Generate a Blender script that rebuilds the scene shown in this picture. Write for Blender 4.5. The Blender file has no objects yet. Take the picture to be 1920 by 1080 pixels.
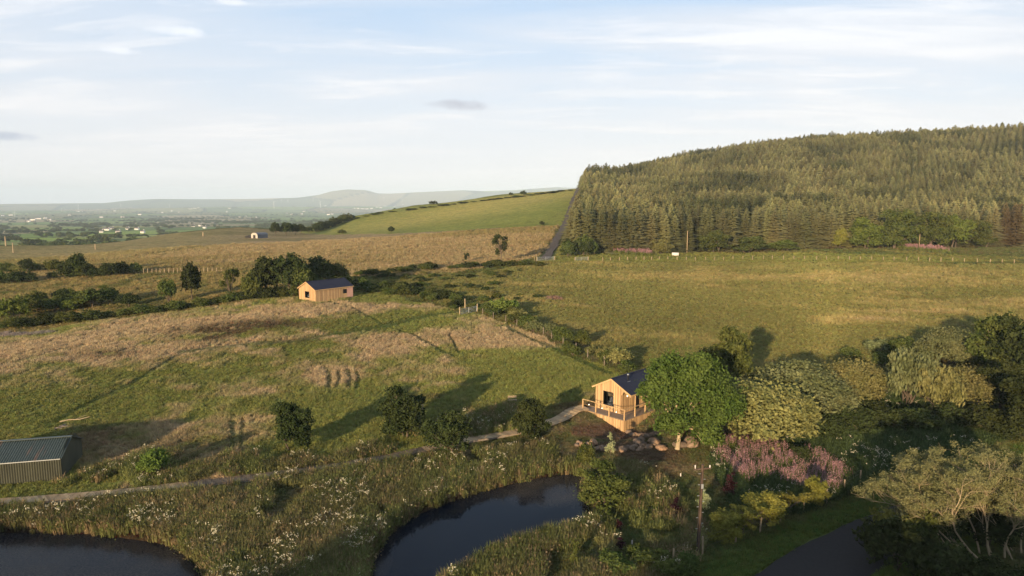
import bpy, bmesh, math, random
import numpy as np
from mathutils import Vector, Matrix, Euler

# ------------------------------------------------------------------ camera, world, sun, exposure
scene = bpy.context.scene
COL = scene.collection
PITCH = math.radians(7.1)
CAMZ = 24.0
FPX = 1280.0
cam_data = bpy.data.cameras.new('camera')
cam_data.lens = 24.0; cam_data.sensor_width = 36.0
cam_data.clip_start = 0.5; cam_data.clip_end = 60000
cam = bpy.data.objects.new('camera', cam_data); COL.objects.link(cam)
cam.location = (0, 0, CAMZ); cam.rotation_euler = (math.radians(90) - PITCH, 0, 0)
scene.camera = cam

SUN_AZ, SUN_EL = math.radians(205), math.radians(9.5)
sd = bpy.data.lights.new('sun', 'SUN'); sd.energy = 5.0; sd.angle = math.radians(0.9); sd.color = (1.0, 0.74, 0.46)
sun = bpy.data.objects.new('sun', sd); COL.objects.link(sun)
to_sun = Vector((math.sin(SUN_AZ)*math.cos(SUN_EL), math.cos(SUN_AZ)*math.cos(SUN_EL), math.sin(SUN_EL)))
sun.rotation_euler = to_sun.to_track_quat('Z', 'Y').to_euler()
sun.location = (-60, -120, 80)

scene.view_settings.view_transform = 'Standard'
scene.view_settings.look = 'None'
scene.view_settings.exposure = 0.92
scene.view_settings.gamma = 1.0
scene.view_settings.use_curve_mapping = False
scene.cycles.max_bounces = 5
scene.cycles.volume_bounces = 0
scene.cycles.transparent_max_bounces = 6

world = bpy.data.worlds.new('World'); scene.world = world
world.use_nodes = True
wn, wl = world.node_tree.nodes, world.node_tree.links
for n in list(wn): wn.remove(n)
def N(nodes, t, **kw):
    n = nodes.new(t)
    for k, v in kw.items(): setattr(n, k, v)
    return n
wout = N(wn, 'ShaderNodeOutputWorld'); wbg = N(wn, 'ShaderNodeBackground')
sky = N(wn, 'ShaderNodeTexSky', sky_type='NISHITA', sun_disc=False, sun_elevation=SUN_EL, sun_rotation=SUN_AZ, altitude=150, air_density=1.0, dust_density=2.0, ozone_density=1.5)
wbg.inputs['Strength'].default_value = 0.15
SKY_VEIL = (1.75, 2.4, 3.3, 1); SKY_CLOUD = (2.65, 2.95, 3.4, 1); SKY_HORIZON = (3.55, 3.45, 3.4, 1); SKY_DARK=(2.1,2.3,2.7,1)
tc = N(wn, 'ShaderNodeTexCoord'); sep = N(wn, 'ShaderNodeSeparateXYZ')
wl.new(tc.outputs['Generated'], sep.inputs[0])
def M(nodes, links, op, a, b=None, c=None, clamp=False):
    n = nodes.new('ShaderNodeMath'); n.operation = op; n.use_clamp = clamp
    for i, v in enumerate((a, b, c)):
        if v is None: continue
        if isinstance(v, (int, float)): n.inputs[i].default_value = v
        else: links.new(v, n.inputs[i])
    return n.outputs[0]
def mixc(nodes, links, f, a, b, mode='MIX'):
    n = nodes.new('ShaderNodeMix'); n.data_type = 'RGBA'; n.blend_type = mode
    for s, v in ((n.inputs[0], f), (n.inputs[6], a), (n.inputs[7], b)):
        if isinstance(v, (int, float)): s.default_value = v
        elif isinstance(v, tuple): s.default_value = v if len(v) == 4 else v + (1,)
        else: links.new(v, s)
    return n.outputs[2]
def ramp(nodes, links, f, stops):
    n = nodes.new('ShaderNodeValToRGB'); cr = n.color_ramp
    while len(cr.elements) < len(stops): cr.elements.new(0.5)
    for e, (p, c) in zip(cr.elements, stops):
        e.position = p; e.color = (c, c, c, 1) if isinstance(c, (int, float)) else (tuple(c) + (1,))[:4]
    links.new(f, n.inputs[0]); return n.outputs[0]
zc = M(wn, wl, 'MAXIMUM', sep.outputs[2], 0.0)
den = M(wn, wl, 'ADD', zc, 0.09)
cx_ = M(wn, wl, 'DIVIDE', sep.outputs[0], den); cy_ = M(wn, wl, 'DIVIDE', sep.outputs[1], den)
comb = N(wn, 'ShaderNodeCombineXYZ'); wl.new(cx_, comb.inputs[0]); wl.new(cy_, comb.inputs[1])
mapn = N(wn, 'ShaderNodeMapping'); wl.new(comb.outputs[0], mapn.inputs[0])
mapn.inputs['Rotation'].default_value = (0, 0, math.radians(-14)); mapn.inputs['Scale'].default_value = (0.36, 1.15, 1)
def wnoise(vec, scale, detail, rough, dist=0.0):
    n = N(wn, 'ShaderNodeTexNoise'); wl.new(vec, n.inputs['Vector'])
    n.inputs['Scale'].default_value = scale; n.inputs['Detail'].default_value = detail
    n.inputs['Roughness'].default_value = rough; n.inputs['Distortion'].default_value = dist
    return n.outputs[0]
n1 = wnoise(mapn.outputs[0], 1.0, 8, 0.55, 0.5)
n2 = wnoise(mapn.outputs[0], 3.3, 8, 0.6, 0.8)
n3 = wnoise(comb.outputs[0], 0.55, 4, 0.5)
veil = ramp(wn, wl, n1, [(0.40, 0.0), (0.60, 0.95)])
wisp = ramp(wn, wl, M(wn, wl, 'MULTIPLY_ADD', n2, 0.5, M(wn, wl, 'MULTIPLY', n1, 0.5)), [(0.50, 0.0), (0.61, 0.9)])
dark = ramp(wn, wl, n3, [(0.60, 0.0), (0.74, 0.5)])
hz = ramp(wn, wl, sep.outputs[2], [(0.0, 1.0), (0.08, 0.75), (0.26, 0.12), (0.45, 0.0)])
c0 = mixc(wn, wl, 0.85, sky.outputs[0], SKY_VEIL)
c1 = mixc(wn, wl, veil, c0, SKY_CLOUD)
c1 = mixc(wn, wl, dark, c1, SKY_DARK)
c2 = mixc(wn, wl, wisp, c1, (3.6, 3.7, 3.9, 1))
c3 = mixc(wn, wl, hz, c2, SKY_HORIZON)
c3 = mixc(wn, wl, ramp(wn, wl, sep.outputs[2], [(0.5, 0.0), (0.78, 0.9)]), c3, (1.0, 1.2, 1.6, 1))
# two small grey clouds, defined by their direction in the sky
def blobdir(az, el, wa, we):
    v = Vector((math.sin(az)*math.cos(el), math.cos(az)*math.cos(el), math.sin(el)))
    r = Vector((math.cos(az), -math.sin(az), 0)); u = v.cross(r) * -1
    d1 = N(wn, 'ShaderNodeVectorMath', operation='DOT_PRODUCT'); wl.new(tc.outputs['Generated'], d1.inputs[0]); d1.inputs[1].default_value = r
    d2 = N(wn, 'ShaderNodeVectorMath', operation='DOT_PRODUCT'); wl.new(tc.outputs['Generated'], d2.inputs[0]); d2.inputs[1].default_value = u
    nb = wnoise(tc.outputs['Generated'], 26, 5, 0.6)
    a = M(wn, wl, 'DIVIDE', d1.outputs['Value'], wa); b = M(wn, wl, 'DIVIDE', d2.outputs['Value'], we)
    q = M(wn, wl, 'ADD', M(wn, wl, 'MULTIPLY', a, a), M(wn, wl, 'MULTIPLY', b, b))
    q = M(wn, wl, 'ADD', q, M(wn, wl, 'MULTIPLY', M(wn, wl, 'SUBTRACT', nb, 0.5), 2.6))
    f = M(wn, wl, 'SUBTRACT', 1.0, q, clamp=True)
    d3 = N(wn, 'ShaderNodeVectorMath', operation='DOT_PRODUCT'); wl.new(tc.outputs['Generated'], d3.inputs[0]); d3.inputs[1].default_value = v
    g = M(wn, wl, 'GREATER_THAN', d3.outputs['Value'], 0.9)
    return M(wn, wl, 'MULTIPLY', f, M(wn, wl, 'MULTIPLY', g, 0.8))
for az, el, wa, we, cc in ((-4.6, 7.9, 0.045, 0.009, (2.0, 2.05, 2.35, 1)), (-36.0, 4.4, 0.035, 0.006, (1.8, 2.0, 2.5, 1)), (-25.5, 12.3, 0.034, 0.007, (3.7, 3.8, 4.0, 1)), (-29, 10.6, 0.025, 0.005, (3.6, 3.7, 3.9, 1)), (-21.5, 14.6, 0.022, 0.005, (3.6, 3.7, 3.9, 1))):
    c3 = mixc(wn, wl, blobdir(math.radians(az), math.radians(el), wa, we), c3, cc)
wl.new(c3, wbg.inputs['Color']); wl.new(wbg.outputs[0], wout.inputs['Surface'])

# ------------------------------------------------------------------ generic helpers
rnd = random.Random(7); rng = np.random.default_rng(7)
def tag(o, label=None, cat=None, group=None, kind=None):
    if label: o['label'] = label
    if cat: o['category'] = cat
    if group: o['group'] = group
    if kind: o['kind'] = kind
    return o
def thing(name, label, cat, loc=(0, 0, 0), rotz=0, group=None):
    o = bpy.data.objects.new(name, None); COL.objects.link(o)
    o.empty_display_size = 0.3; o.location = loc; o.rotation_euler = (0, 0, rotz)
    return tag(o, label, cat, group)
def np_mesh(name, V, F, mats, midx=None, smooth=False):
    """V (n,3); F list of arrays each (m,k)."""
    me = bpy.data.meshes.new(name)
    V = np.asarray(V, dtype=np.float32)
    Fs = [np.asarray(f, dtype=np.int32) for f in (F if isinstance(F, list) else [F]) if len(f)]
    me.vertices.add(len(V)); me.vertices.foreach_set('co', V.ravel())
    nl = sum(f.size for f in Fs); nf = sum(len(f) for f in Fs)
    me.loops.add(nl); me.loops.foreach_set('vertex_index', np.concatenate([f.ravel() for f in Fs]))
    me.polygons.add(nf)
    tot = np.concatenate([np.full(len(f), f.shape[1], dtype=np.int32) for f in Fs])
    st = np.concatenate([[0], np.cumsum(tot)[:-1]]).astype(np.int32)
    me.polygons.foreach_set('loop_start', st)
    if midx is not None: me.polygons.foreach_set('material_index', np.asarray(midx, dtype=np.int32))
    if smooth: me.polygons.foreach_set('use_smooth', np.ones(nf, dtype=bool))
    me.update(calc_edges=True)
    for m in mats: me.materials.append(m)
    return me
def link(name, me, parent=None, loc=(0, 0, 0), rotz=0, scale=None):
    o = bpy.data.objects.new(name, me); COL.objects.link(o)
    if parent: o.parent = parent
    o.location = loc; o.rotation_euler = (0, 0, rotz)
    if scale: o.scale = scale
    return o
class MB:
    def __init__(s): s.v = []; s.f = []; s.m = []
    def add(s, vs, fs, m=0):
        b = len(s.v); s.v += [tuple(v) for v in vs]; s.f += [tuple(b + i for i in f) for f in fs]; s.m += [m]*len(fs); return s
    def box(s, x0, x1, y0, y1, z0, z1, m=0):
        return s.add([(x0,y0,z0),(x1,y0,z0),(x1,y1,z0),(x0,y1,z0),(x0,y0,z1),(x1,y0,z1),(x1,y1,z1),(x0,y1,z1)],
                     [(0,3,2,1),(4,5,6,7),(0,1,5,4),(1,2,6,5),(2,3,7,6),(3,0,4,7)], m)
    def bar(s, a, b, w, h=None, m=0):
        a = Vector(a); b = Vector(b); h = h or w; d = (b - a)
        if d.length < 1e-6: return s
        d.normalize(); up = Vector((0,0,1)) if abs(d.z) < 0.95 else Vector((0,1,0))
        r = d.cross(up).normalized(); u = r.cross(d)
        vs = [p + r*(sx*w/2) + u*(sz*h/2) for p in (a, b) for sx, sz in ((-1,-1),(1,-1),(1,1),(-1,1))]
        return s.add(vs, [(0,1,2,3),(7,6,5,4),(0,4,5,1),(1,5,6,2),(2,6,7,3),(3,7,4,0)], m)
    def tube(s, pts, rad, seg=6, m=0, cap=True):
        V, F = tube_np(pts, rad, seg)
        s.add(V, [tuple(int(i) for i in f) for f in F], m)
        if cap:
            n = len(pts); b = len(s.v) - n*seg
            s.f.append(tuple(b + (n-1)*seg + i for i in range(seg))); s.m.append(m)
            s.f.append(tuple(b + seg-1-i for i in range(seg))); s.m.append(m)
        return s
    def build(s, name, mats, parent=None, loc=(0,0,0), rotz=0, smooth=False):
        me = bpy.data.meshes.new(name); me.from_pydata(s.v, [], s.f)
        mats = mats if isinstance(mats, (list, tuple)) else [mats]
        for m in mats: me.materials.append(m)
        me.polygons.foreach_set('material_index', s.m)
        if smooth: me.polygons.foreach_set('use_smooth', [True]*len(s.f))
        me.update(); return link(name, me, parent, loc, rotz)
def tube_np(pts, rad, seg=6):
    P = np.array([tuple(p) for p in pts], dtype=float); n = len(P)
    if np.isscalar(rad): rad = [rad]*n
    T = np.gradient(P, axis=0); T /= (np.linalg.norm(T, axis=1, keepdims=True) + 1e-9)
    ref = np.array([0.31, 0.95, 0.05])
    V = []
    for i in range(n):
        a = np.cross(T[i], ref); a /= np.linalg.norm(a) + 1e-9; b = np.cross(T[i], a)
        for k in range(seg):
            t = 2*math.pi*k/seg; V.append(P[i] + rad[i]*(math.cos(t)*a + math.sin(t)*b))
    F = [(i*seg+k, i*seg+(k+1) % seg, (i+1)*seg+(k+1) % seg, (i+1)*seg+k) for i in range(n-1) for k in range(seg)]
    return np.array(V), np.array(F, dtype=np.int32)

def hash2(ix, iy, seed=0):
    h = (ix.astype(np.int64)*374761393 + iy.astype(np.int64)*668265263 + seed*974711) & 0x7fffffff
    h = ((h ^ (h >> 13)) * 1274126177) & 0x7fffffff
    h = h ^ (h >> 16)
    return (h & 0xffff)/65535.0
def vnoise(x, y, seed=0):
    ix = np.floor(x); iy = np.floor(y); fx = x-ix; fy = y-iy
    fx = fx*fx*(3-2*fx); fy = fy*fy*(3-2*fy)
    a = hash2(ix, iy, seed); b = hash2(ix+1, iy, seed); c = hash2(ix, iy+1, seed); d = hash2(ix+1, iy+1, seed)
    return (a*(1-fx)+b*fx)*(1-fy) + (c*(1-fx)+d*fx)*fy
def fbm(x, y, sc, oct=4, seed=0):
    x = np.asarray(x, float)/sc; y = np.asarray(y, float)/sc; s = 0; a = 0.5; t = 0
    for o in range(oct):
        s = s + a*vnoise(x, y, seed+o*17); t += a; a *= 0.5; x = x*2.03+11.3; y = y*2.03+5.7
    return s/t
def sstep(a, b, x):
    t = np.clip((x-a)/(b-a), 0, 1); return t*t*(3-2*t)
cp, sp_ = math.cos(PITCH), math.sin(PITCH)
def raydir(px, py):
    xc = (px-960)/FPX; yc = (540-py)/FPX
    return np.array([xc, cp + yc*sp_, -sp_ + yc*cp])
def P3(px, py, Y):
    d = raydir(px, py); t = Y/d[1]; return np.array([d[0]*t, Y, CAMZ + d[2]*t])
def project(x, y, z):
    dz = z - CAMZ; dep = y*cp - dz*sp_; up = y*sp_ + dz*cp
    dep = np.where(dep < 0.1, 0.1, dep) if isinstance(dep, np.ndarray) else max(dep, 0.1)
    return 960 + FPX*x/dep, 540 - FPX*up/dep, dep

# ------------------------------------------------------------------ terrain height from surveyed anchors (px, py, distance)
AN = [(0,945,50.5),(350,915,52.7),(-300,945,50),(700,1080,41.2),(1300,1040,43),(1400,1060,42),(1800,1060,42.5),(1100,1080,41.2),(200,1080,41.3),
 (620,880,57.2),(960,815,65.8),(1190,806,66),(1120,764,71.2),(1250,850,60.5),(1268,840,61.6),(1600,860,60),(1900,850,61),(2150,900,58),
 (112,902,54.4),(-200,880,56),(300,800,66.5),(0,760,71),(600,760,72.5),(900,740,76),(600,700,83),(900,650,96),(300,680,87),(0,700,82),
 (1300,720,79),(1540,700,86),(1900,700,84),(2200,700,84),
 (577,561,128),(895,585,119),(0,625,109),(300,590,119),(-300,650,102),(1060,640,97),(1250,640,101),
 (1500,560,139),(1200,560,138),(1800,560,138),(2200,570,135),(1500,489,205),(1905,495,191),(1130,488,204),(2200,500,190),
 (1300,474,236),(1800,462,240),(1040,480,214),(2200,462,240),(700,480,208),(650,510,172),(300,500,186),(0,490,240),(300,540,150),(100,545,150),(-300,500,200),(-300,560,140),(800,530,153),
 (1050,440,265),(1065,400,340),(1085,352,480),(970,362,520),(810,383,520),(660,405,480),(560,435,420),(735,436,330),(1030,425,300),
 (810,403,430),(900,391,430),(970,381,430),(1030,376,430),(700,414,430),(900,372,520),(1050,371,410),(810,420,370),(900,408,370),(970,400,370),(0,465,330),(300,441,400),(450,426,450),(-300,480,300)]
anch = [P3(*a) for a in AN]
def pol(x, y): return np.degrees(np.arctan2(x, y)), np.log(np.hypot(x, y) + 1e-6)
EX = []   # azimuth (deg), radius, z
for px, Y, z in ((1110,550,30.5),(1200,565,43),(1300,580,52),(1400,590,58.5),(1500,600,63.5),(1700,612,66),(1920,620,68),(2200,600,80),(2500,560,70),
                 (1300,400,27),(1500,400,31),(1800,400,34),(2100,400,35),(1180,400,22)):
    x = (px-960)/FPX*Y; EX.append((math.degrees(math.atan2(x, Y)), math.hypot(x, Y), z))
for az in (-60, -36, -25, -14, -5):
    EX += [(az, 620, -17), (az, 850, -21), (az, 1300, -30), (az, 2200, -42), (az, 4000, -58), (az, 7000, -60), (az, 15000, -60)]
EX += [(-36,430,-6),(-36,500,-12),(-32,450,-3),(-27,600,-13),(-20,640,-8),(-14,690,-2),(-50,450,-8),(-10,600,12),(-7,600,18),(-3,600,23),(0,600,26.5),(3,600,30),(5.5,610,33),(-7,720,9),(-3,720,12),(0,720,15),(3,720,20)]
for az in (5, 12, 20, 30, 42, 60):
    EX += [(az, 900, 32 if az > 8 else 5), (az, 1500, 10 if az > 8 else -20), (az, 2600, -45), (az, 4500, -60), (az, 8000, -60), (az, 15000, -60)]
for az in (-60, -30, 0, 30, 60):
    EX += [(az, 4, 0.8), (az, 15, 0.9), (az, 28, 0.8)]
EX += [(60, 60, 2), (60, 120, 5), (60, 240, 8), (60, 500, 40), (-60, 60, 1.5), (-60, 120, 3), (-60, 240, 4)]
AU = np.array([p for p in [pol(a[0], a[1]) for a in anch]] + [(e[0], math.log(e[1])) for e in EX])
AZv = np.array([a[2] for a in anch] + [e[2] for e in EX])
AX = np.stack([AU[:, 0]/11.0, AU[:, 1]/0.32], 1)
def tphi(r2): return 0.5*r2*np.log(r2 + 1e-9)
nA = len(AX); D2 = ((AX[:, None]-AX[None])**2).sum(2)
Km = tphi(D2) + np.eye(nA)*0.02
Pm = np.concatenate([np.ones((nA, 1)), AX], 1)
Am = np.block([[Km, Pm], [Pm.T, np.zeros((3, 3))]])
Wt = np.linalg.solve(Am, np.concatenate([AZv, np.zeros(3)]))
SKYL = np.array([(-400,384),(0,382),(60,381.5),(200,380.5),(250,376),(300,373.5),(380,374),(480,373),(560,371),(600,366),(625,359),(655,355.5),(690,357),(712,363),(735,363),(780,360.5),(870,356.5),(905,358),(960,356.5),(1040,351),(1110,353),(1300,360),(1900,372),(2400,380)])
def height0(x, y):
    x = np.asarray(x, float); y = np.asarray(y, float); sh = x.shape; x = x.ravel(); y = y.ravel()
    az, lr = pol(x, y); r = np.exp(lr); azc = np.clip(az, -60, 60); lrc = np.maximum(lr, math.log(5))
    out = np.empty_like(x)
    for i in range(0, len(x), 40000):
        q = np.stack([azc[i:i+40000]/11.0, lrc[i:i+40000]/0.32], 1)
        d2 = ((q[:, None]-AX[None])**2).sum(2)
        out[i:i+40000] = tphi(d2) @ Wt[:nA] + Wt[nA] + q @ Wt[nA+1:]
    zb = 1.2 + 8*fbm(x, y, 300, 2, 3)*sstep(60, 400, r) - 60*sstep(700, 3500, r)
    t = sstep(58, 110, np.abs(az)); out = out*(1-t) + zb*t
    px_ = 960 + FPX*np.tan(np.radians(np.clip(az, -60, 60)))
    ang = np.arctan((540-np.interp(px_, SKYL[:, 0], SKYL[:, 1]))/FPX) - PITCH
    zr = CAMZ + np.tan(ang)*12000*1.0 - 2
    w = np.exp(-((r-12000)/1700.0)**2)
    far = -60 + (zr+60)*w + 22*(fbm(x, y, 1600, 3, 5)-0.5)*sstep(3000, 6000, r)*(1-w)
    # low ridge in front, plain rising
    far += 38*np.exp(-((r-8200)/900.0)**2)*sstep(-38, -20, az)
    t = sstep(4500, 8000, r); out = out*(1-t) + far*t
    out = np.where(r > 2500, np.minimum(out, 420), out)
    return out.reshape(sh)

PONDS = {'A': [(690,1090),(705,1040),(730,1005),(770,975),(805,957),(860,937),(930,916),(990,901),(1040,891),(1090,890),(1094,905),(1091,930),(1100,948),(1118,972),(1080,1000),(1015,1014),(955,1032),(905,1055),(860,1082),(815,1112),(760,1150),(690,1165)],
         'B': [(-60,1000),(0,999),(100,1001),(200,1006),(290,1018),(335,1031),(362,1055),(385,1085),(395,1120),(200,1140),(-60,1140)]}
def ground_z0(px, py, z=0.0):
    d = raydir(px, py); t = (z-CAMZ)/d[2]; return (d[0]*t, d[1]*t)
PONDW = {k: np.array([ground_z0(*p) for p in v]) for k, v in PONDS.items()}
def smooth_poly(p, it=2):
    for _ in range(it):
        q = np.roll(p, -1, 0); p = np.stack([0.75*p+0.25*q, 0.25*p+0.75*q], 1).reshape(-1, 2)
    return p
PONDW = {k: smooth_poly(v) for k, v in PONDW.items()}
def inpoly(x, y, poly):
    ins = np.zeros(x.shape, bool); n = len(poly)
    for i in range(n):
        x0, y0 = poly[i]; x1, y1 = poly[(i+1) % n]
        if y0 == y1: continue
        c = ((y0 > y) != (y1 > y)) & (x < (x1-x0)*(y-y0)/(y1-y0)+x0); ins ^= c
    return ins
def distline(x, y, pts, closed=False):
    d = np.full(x.shape, 1e9); n = len(pts)
    for i in range(n if closed else n-1):
        ax, ay = pts[i][:2]; bx, by = pts[(i+1) % n][:2]
        vx, vy = bx-ax, by-ay; L = vx*vx+vy*vy+1e-12
        t = np.clip(((x-ax)*vx+(y-ay)*vy)/L, 0, 1)
        d = np.minimum(d, np.hypot(x-ax-t*vx, y-ay-t*vy))
    return d
def pond_sd(x, y):
    d = np.full(x.shape, 99.0)
    m = (np.hypot(x, y) < 90)
    if m.any():
        xs, ys = x[m], y[m]; dd = np.full(xs.shape, 99.0)
        for p in PONDW.values():
            s = distline(xs, ys, p, True); s = np.where(inpoly(xs, ys, p), -s, s); dd = np.minimum(dd, s)
        d[m] = dd
    return d
def height(x, y):
    x = np.asarray(x, float); y = np.asarray(y, float); sh = x.shape; x = np.atleast_1d(x); y = np.atleast_1d(y)
    z = height0(x, y); sd = pond_sd(x, y) + 0.35*(fbm(x, y, 1.3, 2, 9)-0.5)
    t = sstep(0.0, 5.0, sd); bank = 0.42 + 0.15*fbm(x, y, 3, 2, 4)
    zz = np.where(sd > 0, np.where(np.hypot(x, y) < 100, np.maximum(z, 0.5), z)*t + bank*(1-t), z)
    zz = zz - 0.75*np.exp(-(((x-12.6)/3.2)**2+((y-66.8)/2.6)**2))
    s2 = sstep(0.45, -0.25, sd)
    zz = zz*(1-s2) + (-0.9)*s2
    return zz.reshape(sh)
def hz1(x, y): return float(height(np.array([x]), np.array([y]))[0])
_RR = np.concatenate([np.linspace(30, 200, 341), np.geomspace(200.5, 12000, 500)])
def G(px, py, rmin=0, dz=0.0):
    """ground point seen at a pixel"""
    d = raydir(px, py); h = math.hypot(d[0], d[1]); R = _RR[_RR > rmin]
    t = R/h; x = d[0]*t; y = d[1]*t; z = CAMZ + d[2]*t; g = height(x, y) + dz
    k = np.where(z < g)[0]
    if len(k) == 0: i = len(R)-1; return np.array([x[i], y[i], g[i]])
    i = max(k[0], 1); a = (z[i-1]-g[i-1]); b = (g[i]-z[i]); f = a/(a+b+1e-9)
    xx = x[i-1]*(1-f)+x[i]*f; yy = y[i-1]*(1-f)+y[i]*f
    return np.array([xx, yy, hz1(xx, yy)])

# ------------------------------------------------------------------ materials
def newmat(name):
    m = bpy.data.materials.new(name); m.use_nodes = True; nt = m.node_tree
    for n in list(nt.nodes): nt.nodes.remove(n)
    out = nt.nodes.new('ShaderNodeOutputMaterial'); bs = nt.nodes.new('ShaderNodeBsdfPrincipled')
    nt.links.new(bs.outputs[0], out.inputs[0]); return m, nt.nodes, nt.links, bs, out
def noise_node(nodes, links, scale, detail=4, rough=0.55, coord='Object', dist=0.0, stretch=None):
    t = nodes.new('ShaderNodeTexCoord'); v = t.outputs[coord]
    if coord == 'World':
        v = None
    if stretch:
        mp = nodes.new('ShaderNodeMapping'); links.new(v, mp.inputs[0]); mp.inputs['Scale'].default_value = stretch; v = mp.outputs[0]
    n = nodes.new('ShaderNodeTexNoise'); links.new(v, n.inputs['Vector'])
    n.inputs['Scale'].default_value = scale; n.inputs['Detail'].default_value = detail; n.inputs['Roughness'].default_value = rough; n.inputs['Distortion'].default_value = dist
    return n.outputs[0]
def wpos_noise(nodes, links, scale, detail=4, rough=0.55, stretch=None):
    g = nodes.new('ShaderNodeNewGeometry'); v = g.outputs['Position']
    if stretch:
        mp = nodes.new('ShaderNodeMapping'); links.new(v, mp.inputs[0]); mp.inputs['Scale'].default_value = stretch; v = mp.outputs[0]
    n = nodes.new('ShaderNodeTexNoise'); links.new(v, n.inputs['Vector'])
    n.inputs['Scale'].default_value = scale; n.inputs['Detail'].default_value = detail; n.inputs['Roughness'].default_value = rough
    return n.outputs[0]
def simple(name, col, rough=0.8, var=0.25, scale=3.0, metal=0.0, bump=0.0, stretch=None, spec=0.3):
    m, n, l, b, o = newmat(name)
    f = noise_node(n, l, scale, 5, 0.6, stretch=stretch)
    k = ramp(n, l, f, [(0.3, 1-var), (0.7, 1+var)])
    c = mixc(n, l, 1.0, tuple(col) + (1,), k, 'MULTIPLY')
    l.new(c, b.inputs['Base Color']); b.inputs['Roughness'].default_value = rough; b.inputs['Metallic'].default_value = metal
    b.inputs['Specular IOR Level'].default_value = spec
    if bump:
        bn = n.new('ShaderNodeBump'); bn.inputs['Strength'].default_value = bump; bn.inputs['Distance'].default_value = 0.02
        l.new(f, bn.inputs['Height']); l.new(bn.outputs[0], b.inputs['Normal'])
    return m
def leafmat(name, col, col2, transl=0.25, hue=0.03, scale=0.5):
    m, n, l, b, o = newmat(name)
    oi = n.new('ShaderNodeObjectInfo')
    f = wpos_noise(n, l, scale, 3, 0.6)
    f = ramp(n, l, f, [(0.35, 0.0), (0.65, 1.0)])
    c = mixc(n, l, f, tuple(col) + (1,), tuple(col2) + (1,))
    fine = wpos_noise(n, l, 4.0, 2, 0.6); fk = ramp(n, l, fine, [(0.3, 0.65), (0.7, 1.35)])
    c = mixc(n, l, 1.0, c, fk, 'MULTIPLY')
    hs = n.new('ShaderNodeHueSaturation'); l.new(c, hs.inputs['Color'])
    l.new(M(n, l, 'MULTIPLY_ADD', oi.outputs['Random'], hue, 0.5-hue/2), hs.inputs['Hue'])
    l.new(M(n, l, 'MULTIPLY_ADD', oi.outputs['Random'], 0.35, 0.82), hs.inputs['Value'])
    d = n.new('ShaderNodeBsdfDiffuse'); t = n.new('ShaderNodeBsdfTranslucent'); mx = n.new('ShaderNodeMixShader')
    l.new(hs.outputs[0], d.inputs[0]); l.new(hs.outputs[0], t.inputs[0]); mx.inputs[0].default_value = transl
    n.remove(b); l.new(d.outputs[0], mx.inputs[1]); l.new(t.outputs[0], mx.inputs[2]); l.new(mx.outputs[0], o.inputs[0])
    return m

MT = {}
MT['bark'] = simple('bark', (0.11, 0.085, 0.06), 0.9, 0.3, 2.0)
MT['palebark'] = simple('pale_bark', (0.36, 0.28, 0.17), 0.9, 0.25, 2.0)
MT['ash'] = leafmat('ash_leaves', (0.060, 0.092, 0.020), (0.105, 0.135, 0.032), 0.25)
MT['olive'] = leafmat('willow_leaves', (0.16, 0.165, 0.055), (0.24, 0.225, 0.085), 0.25)
MT['paleolive'] = leafmat('pale_willow_leaves', (0.19, 0.205, 0.085), (0.27, 0.27, 0.115), 0.3)
MT['grey'] = leafmat('grey_willow_leaves', (0.125, 0.145, 0.06), (0.18, 0.19, 0.085), 0.25)
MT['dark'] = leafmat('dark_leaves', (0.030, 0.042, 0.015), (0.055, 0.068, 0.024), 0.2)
MT['hedge'] = leafmat('hedge_leaves', (0.055, 0.078, 0.022), (0.11, 0.125, 0.035), 0.2, 0.04)
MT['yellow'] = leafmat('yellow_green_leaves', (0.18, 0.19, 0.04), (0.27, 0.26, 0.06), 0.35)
MT['fresh'] = leafmat('fresh_leaves', (0.10, 0.14, 0.03), (0.16, 0.19, 0.045), 0.3)
MT['purple'] = leafmat('purple_leaves', (0.028, 0.013, 0.017), (0.045, 0.018, 0.022), 0.2)
MT['palegreen'] = leafmat('pale_leaves', (0.28, 0.33, 0.16), (0.36, 0.38, 0.2), 0.3)
MT['conifer'] = leafmat('conifer_needles', (0.075, 0.084, 0.036), (0.31, 0.285, 0.12), 0.1, 0.03, 0.03)
MT['deadneedle'] = leafmat('brown_needles', (0.14, 0.105, 0.05), (0.21, 0.16, 0.075), 0.1)

# ------------------------------------------------------------------ ground sheet
def pxpoly(pts): return np.array(pts, float)
Z_LEFT = pxpoly([(-900,700),(0,632),(300,588),(450,566),(560,556),(700,548),(800,572),(890,590),(960,612),(1060,655),(1130,692),(1170,706),(1120,745),(1060,770),(960,815),(795,847),(620,880),(350,915),(0,945),(-900,985)])
Z_RIGHT = pxpoly([(860,520),(1000,494),(1130,491),(1500,492),(2900,505),(2900,640),(1850,640),(1560,700),(1400,700),(1215,700),(1170,690),(1060,630),(960,585),(900,560),(840,545)])
Z_MOOR = pxpoly([(-1200,486),(0,462),(300,440),(450,426),(570,436),(735,437),(1000,424),(1052,424),(1030,465),(1000,487),(860,512),(700,520),(560,512),(420,508),(250,512),(0,530),(-1200,560)])
Z_MID = pxpoly([(-1200,525),(0,525),(250,510),(430,508),(560,520),(560,556),(300,588),(0,632),(-1200,760)])
Z_GREEN = pxpoly([(560,436),(600,425),(700,398),(850,378),(1000,360),(1090,345),(1078,380),(1052,424),(1000,425),(735,438),(600,440)])
L = lambda *c: np.array(c, float)
C_GREEN = L(0.160, 0.170, 0.050); C_STRAW = L(0.385, 0.285, 0.175); C_OLIVE = L(0.162, 0.155, 0.052); C_GOLD = L(0.26, 0.21, 0.085)
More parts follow.
